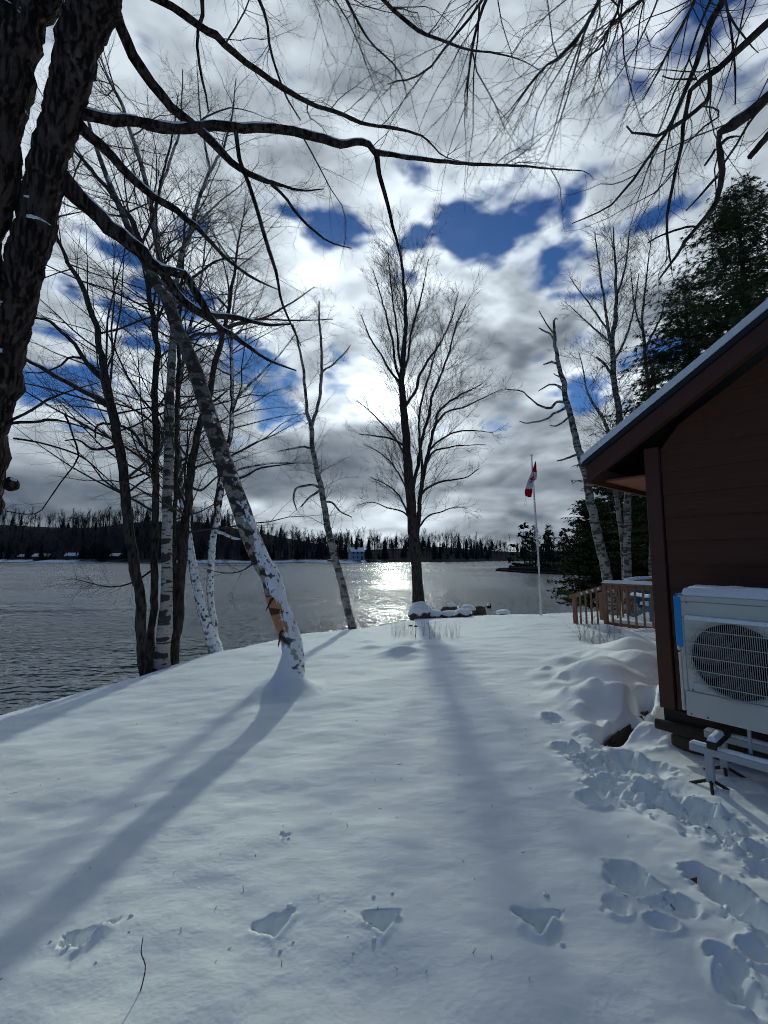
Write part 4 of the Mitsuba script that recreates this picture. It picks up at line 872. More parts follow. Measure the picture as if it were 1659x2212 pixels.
t.limb('limb', [(345, 580, 10), (365, 608, 9), (385, 636, 8.5), (410, 660, 8), (448, 681, 7.5), (486, 685, 6), (528, 692, 5), (576, 702, 3.5), (630, 700, 2)], 3.6, 4.1, snow=.7, amp=.34, w=.8)
t.limb('limb', [(235, 5, 15), (252, 36, 12.5), (264, 69, 12), (299, 139, 11), (347, 201, 10.5), (375, 240, 9.5), (417, 274, 9), (465, 319, 8.5), (500, 351, 7.5), (535, 372, 6.5), (569, 392, 5.5), (586, 397, 5), (610, 401, 4), (655, 413, 2.5), (700, 408, 1.2)], 2.8, 4.3, snow=.2, w=.8)
t.limb('limb', [(586, 398, 4), (617, 427, 3.2), (645, 465, 3), (680, 500, 2.6), (715, 524, 2), (760, 536, 1)], 3.95, 4.3, w=.9)
t.limb('limb', [(232, -70, 13), (290, -30, 10), (337, -2, 9), (382, 21, 9), (434, 59, 8.5), (465, 76, 9), (493, 104, 7.5), (531, 135, 7), (569, 160, 6.5), (593, 180, 6.5), (638, 205, 6), (680, 226, 5.5), (732, 246, 5), (794, 269, 4.5), (854, 278, 3.8), (898, 288, 3), (923, 302, 2.4), (958, 337, 1.5), (1010, 352, .9)], 2.75, 4.6, amp=.38, w=.8)
t.limb('limb', [(240, -160, 13), (420, -170, 9), (620, -130, 7), (760, -60, 6), (826, 0, 5.5), (853, 26, 5), (899, 62, 4.8), (951, 85, 4), (1010, 106, 3.2), (1069, 115, 2.4), (1120, 127, 1.6), (1180, 160, .8)], 2.7, 4.0, amp=.38, w=1.0)
t.limb('limb', [(165, 262, 13), (195, 295, 11), (226, 320, 10), (257, 354, 9.5), (295, 392, 8.5), (330, 424, 8), (375, 451, 7.5), (410, 483, 6), (430, 497, 5), (462, 531, 4.2), (503, 570, 3.5), (545, 600, 2.5), (600, 625, 1.2)], 3.05, 3.9, snow=.55, w=.6)
t.limb('limb', [(250, -60, 8), (300, -90, 7), (400, -60, 6), (440, 10, 4.5), (425, 80, 3.4), (432, 150, 3), (444, 200, 2.4), (450, 240, 1.6)], 2.7, 3.4, w=.9)
t.limb('limb', [(222, -90, 8), (360, -140, 6.5), (520, -120, 5), (552, -20, 4), (575, 45, 3.2), (585, 110, 2.6), (615, 200, 2), (650, 260, 1.2)], 2.7, 3.6, w=1.1)
t.limb('limb', [(250, -180, 9), (450, -210, 7), (680, -150, 5), (735, -30, 3.6), (770, 40, 2.8), (800, 90, 2.2), (860, 150, 1.6), (880, 210, 1)], 2.7, 3.8, w=1.2)
t.limb('limb', [(-10, 925, 5), (35, 903, 3.6), (69, 886, 3.2), (104, 862, 2.6), (163, 841, 1.5), (215, 826, .9)], 3.2, 4.0, w=1.0)
t.limb('limb', [(-5, 917, 4.5), (35, 913, 3.4), (80, 911, 3.2), (104, 906, 3), (139, 911, 2), (190, 925, 1.2)], 3.2, 3.9, w=.6)
t.limb('limb', [(139, 893, 2.6), (146, 905, 2.5), (157, 940, 2.2), (170, 981, 2.2), (160, 1005, 1.9), (135, 1037, 1.7), (105, 1080, 1.4), (88, 1104, 1.3), (78, 1110, 1.2), (50, 1111, 1.1), (15, 1104, .9)], 3.6, 3.8, w=.4)
t.limb('limb', [(30, 947, 2.2), (90, 958, 2), (170, 983, 1.8), (215, 1018, 1.4), (258, 1060, 1), (280, 1090, .7)], 3.3, 4.4, w=.6)
TRI['maple'] = t.crown([dict(dens=6.0, t0=.10, ang=(25, 70), rel=.34, lim=(.3, 1.4), K=9, wig=.15, trop=(0, 0, -.05), rc=.0065, rmin=.0017, sides=4, power=.8),
    dict(dens=11, t0=.1, ang=(25, 60), rel=.6, lim=(.14, .6), K=6, wig=.19, trop=(0, 0, .05), rc=.005, rmin=.0012), dict(dens=11, t0=.1, ang=(35, 65), rel=.42, lim=(.04, .18), K=4, wig=.16, trop=(0, 0, .3), rc=.005, rmin=.0009)])

# -- big maple whose boughs come in from the upper right; its trunk stands just outside the view
t = Tree('maple_tree', 'maple boughs hanging in from the upper right corner', 'dark_bark', seed=40)
TP = np.array([3.7, .55])
tz = gz(*TP); pts = catmull([[TP[0], TP[1], tz - .2, .27], [3.72, .52, 4.5, .23], [3.65, .5, 7.0, .20], [3.6, .55, 10.0, .13]], 60)
add('trunk', tube(pts[:, :3], pts[:, 3], 24, bark_disp(.2)), 'maple_bark', t.k, smooth=True)
def at(z): return pts[np.argmin(np.abs(pts[:, 2] - z)), :3]
c3 = lambda l: [(1083 + .3472 * a, .3472 * b, r) for a, b, r in l]
t.limb('limb', c3([(1385, -260, 10), (1380, -90, 9), (1375, 20, 8.5), (1330, 100, 8), (1280, 220, 7), (1240, 340, 6), (1190, 460, 5), (1130, 600, 4.5), (1080, 720, 4), (1000, 870, 3.6), (920, 970, 3.2), (850, 1080, 2.8), (770, 1180, 2.4), (680, 1280, 2), (560, 1340, 1.6), (440, 1390, 1)]), 2.3, 3.3, start=at(7.3), w=.75)
t.limb('limb', c3([(1659, 140, 9), (1540, 250, 8), (1430, 350, 7), (1300, 470, 6.5), (1215, 510, 5.5), (1170, 570, 5), (1150, 680, 4.5), (1130, 780, 4.5), (1125, 900, 4), (1080, 1080, 3.6), (1050, 1250, 3.4), (1030, 1400, 3), (1040, 1550, 2.4), (1060, 1680, 1.5)]), 2.4, 3.2, start=at(6.0), w=.6)
t.limb('limb', c3([(1295, 475, 5), (1278, 520, 5), (1290, 555, 5.5), (1312, 575, 5), (1262, 650, 4.2), (1190, 710, 4), (1100, 770, 4.2), (1000, 830, 4.2), (960, 842, 4), (900, 832, 3.6), (850, 822, 3.2), (805, 822, 2.8), (780, 785, 2)]), 2.62, 2.9, amp=.45, w=.3)
t.limb('limb', c3([(1210, 490, 3), (1160, 492, 2.4), (1110, 492, 2.2), (1050, 488, 2), (1000, 473, 1.6)]), 2.66, 2.8, w=.3)
t.limb('limb', c3([(1255, 662, 2.2), (1320, 672, 2.2), (1362, 705, 2.2), (1330, 745, 2), (1270, 780, 1.8), (1200, 850, 1.6), (1145, 890, 1.2)]), 2.75, 2.9, w=.3)
t.limb('limb', c3([(1659, 600, 10), (1560, 690, 10), (1490, 735, 11), (1440, 772, 11), (1390, 795, 8), (1345, 840, 6.5), (1352, 880, 6), (1365, 950, 7), (1378, 1060, 7), (1365, 1170, 6), (1330, 1270, 5), (1260, 1370, 4.5), (1170, 1470, 4), (1100, 1580, 3.2), (1040, 1660, 2.4), (980, 1740, 1.5)]), 2.5, 3.3, start=at(5.0), snow=.35, amp=.35, w=.6)
t.limb('limb', c3([(1375, 890, 3.5), (1400, 865, 3.2), (1440, 848, 3), (1490, 852, 1.6)]), 2.75, 2.8, w=.3)
t.limb('limb', c3([(1215, 1412, 3), (1170, 1410, 2.8), (1100, 1430, 2.6), (1000, 1460, 2.2), (910, 1512, 1.4)]), 3.05, 3.2, w=.6)
t.limb('limb', c3([(1370, -60, 4), (1395, 10, 3.4), (1420, 150, 3), (1440, 300, 2.8), (1455, 450, 2.6), (1455, 650, 1.6)]), 2.3, 2.6, w=.6)
t.limb('limb', c3([(1400, 60, 3.6), (1450, 150, 3), (1520, 240, 2.6), (1560, 290, 2), (1600, 330, 1.2)]), 2.35, 2.5, w=.6)
t.limb('limb', c3([(1720, 760, 7), (1650, 840, 7), (1600, 905, 6.5), (1540, 982, 6)]), 2.5, 2.7, start=at(4.9), w=.1)
t.limb('limb', c3([(1690, 600, 3), (1560, 740, 2.6), (1450, 920, 2.4), (1390, 1010, 2), (1330, 1110, 1.4)]), 2.6, 3.0, w=.8)
t.limb('limb', c3([(1330, 930, 2.6), (1300, 980, 2.4), (1265, 1030, 2)]), 2.9, 2.95, w=.2)
t.limb('limb', c3([(1385, 1080, 3.2), (1330, 1110, 2.8), (1250, 1200, 2.2), (1150, 1310, 1.4)]), 2.95, 3.2, w=.8)
t.limb('limb', c3([(640, -80, 5), (610, 0, 4.5), (560, 110, 4), (480, 220, 3.6), (410, 320, 3), (330, 375, 2.6), (250, 430, 2.4), (150, 560, 1.8), (60, 680, 1.3), (0, 740, .8)]), 2.2, 2.9, start=at(8.6), w=1.0)
t.limb('limb', c3([(950, -60, 3.6), (870, 0, 3.2), (800, 60, 3), (700, 140, 2.8), (660, 200, 2.4), (640, 280, 2), (560, 330, 1.8), (480, 395, 1)]), 2.2, 2.8, start=at(8.2), w=1.1)
t.limb('limb', [(1075, -60, 4), (1051, 0, 3.4), (1037, 35, 3.2), (1020, 104, 2.8), (1013, 156, 2.4), (1009, 195, 2), (1008, 255, 1)], 2.2, 2.6, start=at(9.0), w=.8)
t.limb('limb', [(1066, -40, 3.6), (1041, 0, 3.2), (1010, 45, 3), (968, 94, 2.6), (933, 142, 2.4), (892, 170, 2.2), (864, 174, 2), (838, 183, 1.2)], 2.2, 2.7, start=at(8.8), w=.6)
t.limb('limb', c3([(740, -60, 4), (730, 40, 3), (690, 140, 2.4), (600, 300, 2), (520, 380, 1)]), 2.25, 2.7, start=at(8.4), w=1)
t.limb('limb', c3([(1230, -60, 3.4), (1190, 40, 3), (1110, 180, 2.6), (1030, 330, 2.2), (960, 470, 1.8), (880, 620, 1.2)]), 2.25, 2.9, start=at(7.8), w=1.1)
t.limb('limb', c3([(1330, -60, 3.4), (1260, 90, 2.8), (1200, 250, 2.4), (1150, 420, 2.2), (1080, 560, 2), (1020, 720, 1.5), (960, 860, 1)]), 2.3, 3.0, start=at(7.5), w=.9)
TRI['right'] = t.crown([dict(dens=5.0, t0=.08, ang=(20, 55), rel=.36, lim=(.3, 1.2), K=9, wig=.16, trop=(0, .05, -.1), rc=.0055, rmin=.0016, sides=4, power=.8),
    dict(dens=7, t0=.12, ang=(28, 60), rel=.55, lim=(.12, .55), K=6, wig=.2, trop=(0, 0, .05), rc=.0048, rmin=.0012), dict(dens=11, t0=.15, ang=(35, 65), rel=.4, lim=(.04, .16), K=4, wig=.18, trop=(0, 0, .35), rc=.005, rmin=.0009)])

# -- leaning paper birch on the lawn
t = Tree('birch_tree', 'leaning paper birch on the lawn, snow-plastered, with peeling orange bark', 'snowy_birch_bark', twig='birch_twig_material', seed=60)
pb, rb_ = t.limb('trunk', [(630, 1462, 27), (633, 1418, 23.5), (627, 1379, 23.5), (614, 1346, 24), (606, 1318, 23), (595, 1281, 23), (583, 1242, 22), (560, 1203, 21), (530, 1124, 20.5), (502, 1044, 19.5), (479, 980, 18.5), (458, 917, 18), (437, 851, 16.5), (420, 796, 15.5), (399, 744, 14.5), (380, 700, 14), (361, 650, 13), (340, 612, 11.5), (318, 576, 10), (296, 535, 8), (268, 470, 6.5), (236, 395, 5.5), (205, 310, 4), (178, 215, 2.4)], 6.0, 6.0, True, 44, src=False, amp=.16, wob=.1)
t.src.append((pb[len(pb) // 3:], rb_[len(rb_) // 3:], .7))
t.limb('limb', [(398, 740, 5), (425, 722, 4), (462, 722, 3.6), (500, 702, 3.2), (560, 690, 2.4), (640, 692, 1.6), (720, 690, .9)], 6.0, 6.6, bark='dark_bark', w=1.4)
t.limb('limb', [(345, 620, 4.5), (380, 622, 4), (430, 590, 3.2), (480, 560, 2.4), (540, 560, 1.4)], 6.0, 6.8, bark='dark_bark', w=1.3)
t.limb('limb', [(500, 1040, 3.6), (530, 1028, 3), (560, 1012, 2.4), (600, 1005, 1.6), (640, 1000, .9)], 6.0, 6.5, bark='dark_bark', snow=.5, w=.9)
t.limb('limb', [(560, 1205, 2), (525, 1232, 1.5), (485, 1238, 1.1), (440, 1228, .7)], 6.0, 6.3, bark='dark_bark', w=1.6)
t.limb('limb', [(300, 540, 4), (330, 470, 3.4), (350, 380, 2.8), (372, 300, 2), (385, 200, 1)], 6.0, 6.3, bark='dark_bark', w=1.3)
for dx, dy, a, b in ((586, 1296, -10, 22), (607, 1366, -5, 30)):
    c = P(dx, dy, 5.82); ms = catmull([c + [.03, 0, .02], c, c + [a / 920 * 6, -.02, -b / 920 * 6]], 8); x_ = tube(ms, np.array([.02, .024, .026, .024, .02, .017, .012, .004]) * .8, 6); x_.vertices[:, 1] = c[1] + (x_.vertices[:, 1] - c[1]) * .35; add('bark_curl', x_, 'dark_wood', t.k, smooth=True)
TRI['birch'] = t.crown([dict(dens=6.5, t0=.05, ang=(30, 70), rel=.28, lim=(.5, 1.9), K=8, wig=.10, trop=(0, 0, .12), rc=.007, rmin=.0028, sides=4, power=.6),
    dict(dens=8, t0=.1, ang=(25, 60), rel=.55, lim=(.25, 1.0), K=6, wig=.12, trop=(0, 0, -.05), rc=.005, rmin=.002), dict(dens=9, t0=.15, ang=(25, 55), rel=.5, lim=(.12, .5), K=4, wig=.15, trop=(0, 0, 0), rc=.004, rmin=.0015)])

# -- the clump on the bank
gb = 'trees of the clump on the bank'
LV = lambda d1=2.6, r1=.34, mx=3.0, d2=6.5, d3=7.0, rm=.003: [dict(dens=d1 * 1.7, t0=.24, ang=(35, 75), rel=r1, lim=(.5, mx), K=8, wig=.12, trop=(0, 0, .15), rc=.008, rmin=rm, sides=4, power=.75),
    dict(dens=d2, t0=.1, ang=(25, 60), rel=.5, lim=(.25, 1.0), K=6, wig=.14, trop=(0, 0, .1), rc=.006, rmin=rm * .75), dict(dens=d3, t0=.15, ang=(25, 60), rel=.5, lim=(.12, .5), K=4, wig=.16, trop=(0, 0, .1), rc=.005, rmin=rm * .55)]
t = Tree('bank_tree', 'dark leaning trunk, leftmost of the clump on the bank', 'dark_bark', gb, seed=70)
t.limb('trunk', [(312, 1436, 14), (306, 1400, 12), (305, 1332, 12), (300, 1280, 11.5), (293, 1231, 12), (278, 1134, 11.5), (268, 1030, 11), (257, 952, 11), (243, 883, 10.5), (229, 820, 9), (220, 778, 7.5), (205, 702, 6.5), (187, 639, 5.8), (163, 594, 5), (146, 563, 4.2), (128, 525, 3.6), (100, 440, 2.4), (80, 350, 1.4)], 8.2, 8.0, True, 20, amp=.2)
t.limb('limb', [(232, 876, 7), (210, 860, 6), (180, 844, 5.2), (139, 824, 4.6), (97, 799, 4), (57, 777, 3.4), (0, 745, 2)], 8.1, 7.4, snow=.3)
t.limb('limb', [(222, 818, 6), (200, 800, 5), (184, 778, 4.6), (163, 747, 4.2), (135, 720, 3.6), (108, 695, 3.2), (80, 688, 2.4), (30, 680, 1.4)], 8.1, 7.6)
t.limb('limb', [(186, 775, 3), (150, 772, 2.6), (130, 790, 2.2), (90, 805, 1.6), (40, 802, .9)], 8.0, 7.6)
t.limb('limb', [(246, 965, 3.6), (235, 968, 3.2), (200, 970, 2.6), (170, 950, 2), (140, 952, 1.2)], 8.2, 7.9)
TRI['b1'] = t.crown(LV(3.4))
t = Tree('bank_tree', 'second dark trunk of the bank clump, upright behind the leftmost', 'dark_bark', gb, seed=73)
t.limb('trunk', [(328, 1433, 9), (326, 1384, 8.5), (333, 1280, 8.5), (335, 1176, 8), (337, 1089, 8), (337, 1039, 7.5), (338, 935, 7.5), (338, 830, 7), (337, 754, 6.5), (330, 692, 6), (323, 633, 5.6), (316, 560, 5.2), (288, 479, 5), (260, 444, 4.6), (229, 403, 4.2), (194, 361, 3.6), (163, 330, 3), (120, 290, 1.8)], 8.6, 8.2, True, 16, amp=.2)
t.limb('limb', [(336, 985, 3.5), (310, 965, 3.2), (290, 935, 3), (262, 920, 3), (222, 915, 2.8), (208, 925, 2.6), (206, 945, 2)], 8.5, 8.1, w=.6)
t.limb('limb', [(333, 700, 3.6), (342, 690, 3.2), (355, 650, 2.6), (380, 600, 2), (400, 540, 1)], 8.5, 8.6)
t.limb('limb', [(330, 1230, 2.2), (290, 1256, 1.8), (240, 1268, 1.4), (190, 1258, 1), (160, 1250, .7)], 8.6, 8.0, w=2.4)
TRI['b2'] = t.crown(LV(3.2))
t = Tree('birch_tree', 'upright white paper birch with black marks in the bank clump', 'birch_bark', gb, 'birch_twig_material', seed=76)
t.limb('trunk', [(350, 1424, 18), (353, 1370, 15), (359, 1280, 13), (361, 1158, 12), (363, 1054, 11.5), (365, 969, 11), (368, 866, 9.5), (371, 761, 8.5), (374, 722, 8), (371, 680, 7), (362, 622, 6.8), (347, 569, 7), (337, 514, 6.4), (326, 444, 5.6), (312, 382, 5), (295, 323, 4.4), (278, 274, 3.8), (264, 226, 3.4), (240, 181, 2.6), (215, 120, 1.4)], 8.4, 8.2, True, 28, amp=.08, wob=.15, w=.8)
t.limb('limb', [(373, 700, 6), (377, 650, 6), (385, 580, 5.8), (394, 540, 5.4), (410, 503, 5), (427, 441, 4.4), (451, 375, 3.8), (483, 319, 3), (500, 250, 2.2), (510, 170, 1.2)], 8.4, 8.6, amp=.1, w=1.5)
t.limb('limb', [(335, 470, 4), (345, 410, 3.6), (358, 375, 3.4), (372, 330, 3.2), (385, 295, 2.8), (392, 230, 2), (395, 150, 1.1)], 8.3, 8.4, amp=.1, w=1.5)
t.limb('limb', [(404, 520, 3), (430, 480, 2.6), (470, 440, 2), (520, 400, 1.4), (560, 350, .8)], 8.5, 8.8, amp=.1, w=1.5)
t.limb('limb', [(455, 370, 2.6), (440, 300, 2.2), (430, 220, 1.6), (425, 130, .9)], 8.5, 8.6, amp=.1, w=1.5)
TRI['b3'] = t.crown(LV(3.4, .30, 2.0, 8, 9.5, .0024))
t = Tree('bank_tree', 'dark trunk right of the white birch, leaning right at its top', 'dark_bark', gb, seed=79)
t.limb('trunk', [(375, 1416, 11), (380, 1380, 9.5), (385, 1349, 10), (391, 1245, 11), (399, 1141, 9.5), (408, 1071, 9), (413, 1021, 9), (424, 952, 8), (434, 910, 7.6), (451, 858, 7), (458, 824, 6.5), (469, 761, 6), (479, 726, 5.6), (490, 692, 4.6), (500, 622, 3.8), (507, 590, 3.2), (515, 520, 2), (530, 450, 1.1)], 8.8, 8.8, True, 18, amp=.2)
t.limb('limb', [(455, 868, 3), (470, 860, 2.6), (490, 845, 1.6)], 8.8, 8.9, w=.3)
t.limb('limb', [(482, 720, 4), (500, 705, 3.4), (560, 690, 2.8), (620, 660, 2), (680, 620, 1)], 8.8, 9.4, w=1.3)
t.limb('limb', [(410, 1050, 3), (430, 1060, 2.6), (445, 1052, 2.2), (470, 1030, 1.6), (500, 1020, .9)], 8.8, 9.1)
TRI['b4'] = t.crown(LV(3.2))
t = Tree('bank_tree', 'thin dark trunk standing half hidden behind the white birch', 'dark_bark', gb, seed=82)
t.limb('trunk', [(381, 1400, 5.5), (378, 1280, 5.2), (377, 1150, 5), (380, 1040, 5), (382, 969, 4.8), (384, 830, 4.4), (385, 761, 4), (388, 660, 3.4), (396, 560, 2.6), (400, 450, 1.4)], 9.2, 9.2, True, 12)
t.limb('limb', [(384, 800, 2.6), (410, 770, 2.2), (440, 750, 1.6), (480, 745, .9)], 9.2, 9.6)
TRI['b5'] = t.crown(LV(2.6))
t = Tree('bank_tree', 'twin-stemmed tree with white wind-driven snow on its leaning trunks', 'plastered_bark', gb, seed=85)
t.limb('trunk', [(463, 1398, 16), (452, 1365, 13), (441, 1332, 11.5), (431, 1290, 10), (420, 1245, 9.5), (410, 1176, 9), (396, 1089, 8), (389, 1037, 7.2), (385, 987, 6.5), (384, 917, 6), (388, 830, 5), (402, 740, 4), (425, 650, 3), (440, 560, 2), (450, 470, 1.1)], 9.8, 9.8, True, 24, amp=.18)
t.limb('trunk', [(468, 1390, 11), (466, 1377, 9), (461, 1340, 8), (455, 1301, 7.5), (455, 1228, 8), (462, 1158, 8), (472, 1089, 7.5), (477, 1039, 7), (486, 987, 6), (496, 945, 5.2), (502, 883, 4.6), (500, 813, 4), (500, 740, 3), (505, 660, 2), (515, 590, 1)], 9.9, 10.2, True, 24, amp=.18)
t.limb('limb', [(463, 1150, 3.5), (480, 1152, 3), (500, 1162, 2.6), (520, 1164, 1.6)], 9.9, 10, snow=.95, w=.5)
t.limb('limb', [(502, 870, 3), (520, 850, 2.8), (560, 810, 2.2), (600, 770, 1.6), (640, 720, .8)], 10, 10.4, w=1.4)
t.limb('limb', [(480, 1030, 2.6), (530, 1010, 2.2), (600, 1000, 1.6), (680, 1000, .9)], 9.9, 10.4, w=1.4)
TRI['b6'] = t.crown(LV(3.0))
# -- thin birch at the water's edge
t = Tree('birch_tree', 'slender crooked birch at the water edge left of centre', 'grey_birch_bark', twig='birch_twig_material', seed=90)
t.limb('trunk', [(762, 1362, 9.5), (756, 1335, 8.5), (749, 1308, 8.5), (732, 1238, 8), (715, 1169, 7.5), (701, 1099, 6.5), (690, 1037, 5.8), (683, 1010, 5.6), (675, 969, 5.2), (671, 928, 5), (663, 883, 3.6), (659, 831, 3.2), (654, 789, 2.8), (645, 745, 2.2), (632, 700, 1.4)], 12.4, 12.4, True, 20, amp=.12, w=.8)
t.limb('limb', [(671, 928, 4), (678, 905, 3.8), (684, 886, 3.6), (692, 848, 3.4), (695, 796, 3), (694, 744, 2.6), (690, 692, 2.2), (689, 650, 1.4)], 12.4, 12.6, w=1.6)
t.limb('limb', [(692, 812, 2.4), (700, 800, 2.2), (716, 790, 2), (740, 768, 1.6), (757, 745, 1)], 12.5, 12.8, w=1.6)
t.limb('limb', [(689, 1053, 3), (675, 1048, 2.8), (655, 1050, 2.6), (640, 1056, 2.4), (634, 1075, 2), (640, 1100, 1.2)], 12.4, 12.1, w=1.2)
t.limb('limb', [(690, 1060, 3), (680, 1068, 2.6), (668, 1075, 2.2), (650, 1095, 1.4)], 12.4, 12.2, w=1.2)
t.limb('limb', [(701, 1085, 2.6), (716, 1085, 2.2), (735, 1105, 1.8), (760, 1118, 1)], 12.4, 12.6, w=1.4)
t.limb('limb', [(673, 970, 2.4), (655, 965, 2.2), (630, 970, 1.8), (600, 975, 1)], 12.4, 12.2, w=1.4)
TRI['tb'] = t.crown([dict(dens=6.0, t0=.25, ang=(30, 70), rel=.26, lim=(.4, 1.4), K=7, wig=.13, trop=(0, 0, .1), rc=.008, rmin=.004, sides=3, power=.7), dict(dens=7, t0=.1, ang=(25, 60), rel=.55, lim=(.2, .9), K=5, wig=.15, trop=(0, 0, 0), rc=.006, rmin=.003), dict(dens=6.5, t0=.15, ang=(25, 60), rel=.5, lim=(.12, .4), K=3, wig=.16, trop=(0, 0, 0), rc=.005, rmin=.0022)])
# -- central maple by the boulders
t = Tree('maple_tree', 'bare fan-shaped maple in the centre, standing before the sun by the boulders', 'dark_bark', seed=95)
Yc = 15.4
t.limb('trunk', [(905, 1312, 14.5), (902, 1270, 11.8), (899, 1228, 11), (896, 1180, 12), (891, 1131, 11), (888, 1085, 10.5), (883, 1030, 10), (879, 970, 9), (875, 920, 8.2), (872, 875, 7.6), (869, 831, 6.6), (870, 796, 5.8), (874, 744, 4.6), (876, 692, 4), (873, 622, 3), (869, 570, 1.8), (866, 530, 1)], Yc, Yc, True, 24, amp=.14, w=.7)
t.limb('limb', [(900, 1165, 4.8), (903, 1135, 4.8), (905, 1106, 4.8), (909, 1060, 4.48), (919, 1004, 4.0), (930, 959, 3.52), (940, 917, 3.04), (947, 890, 2.72), (972, 868, 2.24), (1000, 850, 1.76), (1040, 830, 1.04)], Yc, Yc + .6, w=1)
t.limb('limb', [(888, 1080, 4.8), (893, 1045, 4.48), (900, 1020, 4.0), (906, 980, 3.68), (913, 942, 3.36), (926, 900, 3.04), (933, 858, 2.72), (951, 813, 2.24), (968, 768, 1.92), (982, 713, 1.6), (1006, 657, 0.96)], Yc, Yc + .5, w=1)
t.limb('limb', [(874, 880, 4.0), (884, 865, 3.52), (899, 841, 3.2), (906, 813, 2.88), (926, 778, 2.4), (951, 740, 1.92), (975, 690, 1.44), (990, 630, 0.8)], Yc, Yc + .8, w=1)
t.limb('limb', [(908, 1062, 3.2), (912, 1010, 3.04), (907, 960, 2.72), (905, 900, 2.4), (915, 850, 2.08), (930, 800, 1.76), (945, 740, 0.96)], Yc, Yc - .6)
t.limb('limb', [(869, 840, 3.36), (860, 822, 2.88), (845, 805, 2.56), (825, 770, 2.08), (800, 730, 1.6), (780, 680, 0.96)], Yc, Yc - .5)
t.limb('limb', [(869, 830, 3.2), (855, 790, 2.72), (848, 740, 2.4), (836, 690, 1.92), (820, 630, 1.44), (805, 580, 0.8)], Yc, Yc - .3)
t.limb('limb', [(870, 805, 3.2), (862, 770, 2.56), (858, 720, 2.24), (850, 660, 1.76), (842, 590, 1.2), (838, 545, 0.72)], Yc, Yc + .4)
t.limb('limb', [(871, 800, 3.04), (882, 770, 2.56), (888, 720, 2.24), (905, 660, 1.76), (918, 600, 1.12), (925, 560, 0.72)], Yc, Yc + .3)
t.limb('limb', [(940, 917, 2.4), (965, 890, 2.08), (1000, 880, 1.76), (1040, 862, 1.28), (1085, 840, 0.72)], Yc + .3, Yc + .9)
t.limb('limb', [(926, 975, 2.4), (945, 955, 2.08), (980, 935, 1.76), (1020, 930, 1.28), (1065, 935, 0.72)], Yc + .2, Yc + .7)
t.limb('limb', [(880, 965, 2.72), (867, 959, 2.4), (836, 945, 1.92), (805, 941, 1.44), (775, 938, 0.8)], Yc, Yc - .6)
t.limb('limb', [(884, 1010, 2.4), (862, 960, 2.08), (835, 925, 1.76), (800, 890, 1.28), (770, 865, 0.72)], Yc, Yc - .8)
t.limb('limb', [(910, 1068, 2.88), (921, 1056, 2.56), (947, 1042, 2.08), (982, 1036, 1.76), (1010, 1030, 1.28), (1035, 1012, 0.72)], Yc, Yc + .5)
t.limb('limb', [(895, 1160, 2.4), (880, 1110, 2.08), (865, 1075, 1.76), (840, 1050, 1.28), (800, 1030, 0.72)], Yc, Yc - .7)
t.limb('limb', [(893, 1130, 2.08), (870, 1105, 1.76), (840, 1098, 1.44), (805, 1085, 0.96), (770, 1092, 0.64)], Yc, Yc - .5)
t.limb('limb', [(904, 1140, 2.24), (925, 1115, 1.76), (955, 1105, 1.44), (985, 1095, 0.96), (1010, 1098, 0.56)], Yc, Yc + .4)
t.limb('limb', [(890, 1090, 2.24), (870, 1040, 1.92), (845, 1000, 1.6), (815, 975, 1.12), (785, 960, 0.64)], Yc, Yc + .4)
t.limb('limb', [(921, 1000, 2.4), (938, 975, 2.08), (975, 965, 1.6), (1010, 962, 1.12), (1050, 960, 0.64)], Yc, Yc - .4)
TRI['cm'] = t.crown([dict(dens=5.8, t0=.2, ang=(22, 52), rel=.40, lim=(.6, 2.7), K=7, wig=.06, trop=(0, 0, .35), rc=.0058, rmin=.0046, sides=3, power=.75), dict(dens=6.0, t0=.12, ang=(20, 48), rel=.55, lim=(.3, 1.3), K=5, wig=.08, trop=(0, 0, .3), rc=.0052, rmin=.0038), dict(dens=8, t0=.2, ang=(20, 50), rel=.5, lim=(.2, .6), K=3, wig=.08, trop=(0, 0, .2), rc=.005, rmin=.0036)])
# -- dead snag and right-hand birches behind the deck
t = Tree('dead_tree', 'dead broken-topped trunk with few bare limbs, right of the flagpole', 'grey_birch_bark', seed=120)
Ys = 14.6
t.limb('trunk', [(1314, 1258, 12), (1308, 1225, 11), (1298, 1193, 10.5), (1284, 1124, 10), (1272, 1065, 9.5), (1270, 1039, 9.2), (1250, 970, 8), (1236, 917, 7), (1225, 876, 6.5), (1217, 831, 6), (1205, 782, 4.8), (1198, 733, 3.8), (1197, 692, 2.6)], Ys, Ys, True, 20, amp=.22, src=False)
for l in ([(1229, 869, 3.4), (1205, 868, 3), (1187, 882, 2.8), (1163, 874, 2.2), (1140, 856, 1.8), (1125, 845, 1.6), (1092, 841, .9)], [(1224, 880, 3), (1195, 895, 2.4), (1177, 907, 2), (1142, 914, 1.5), (1122, 910, .9)], [(1228, 902, 2.4), (1215, 912, 2), (1200, 920, 1.6), (1187, 918, .9)],
          [(1212, 836, 2.6), (1195, 830, 2.2), (1184, 832, 1.8), (1163, 845, .9)], [(1206, 785, 2.6), (1190, 783, 2.4), (1175, 787, 1.4)], [(1247, 982, 2.8), (1222, 991, 2.2), (1203, 996, 1.2)], [(1198, 742, 2.4), (1190, 722, 2.2), (1177, 715, 2), (1164, 708, 1.2)], [(1197, 722, 2), (1180, 699, 1.7), (1164, 671, 1)],
          [(1220, 850, 2), (1214, 842, 1.7), (1205, 836, 1)], [(1213, 815, 2), (1204, 812, 1.5), (1196, 806, 1)], [(1197, 693, 2), (1200, 688, 1.4), (1204, 690, .9)]):
    t.limb('limb', l, Ys, Ys - .5, w=.7, amp=.3)
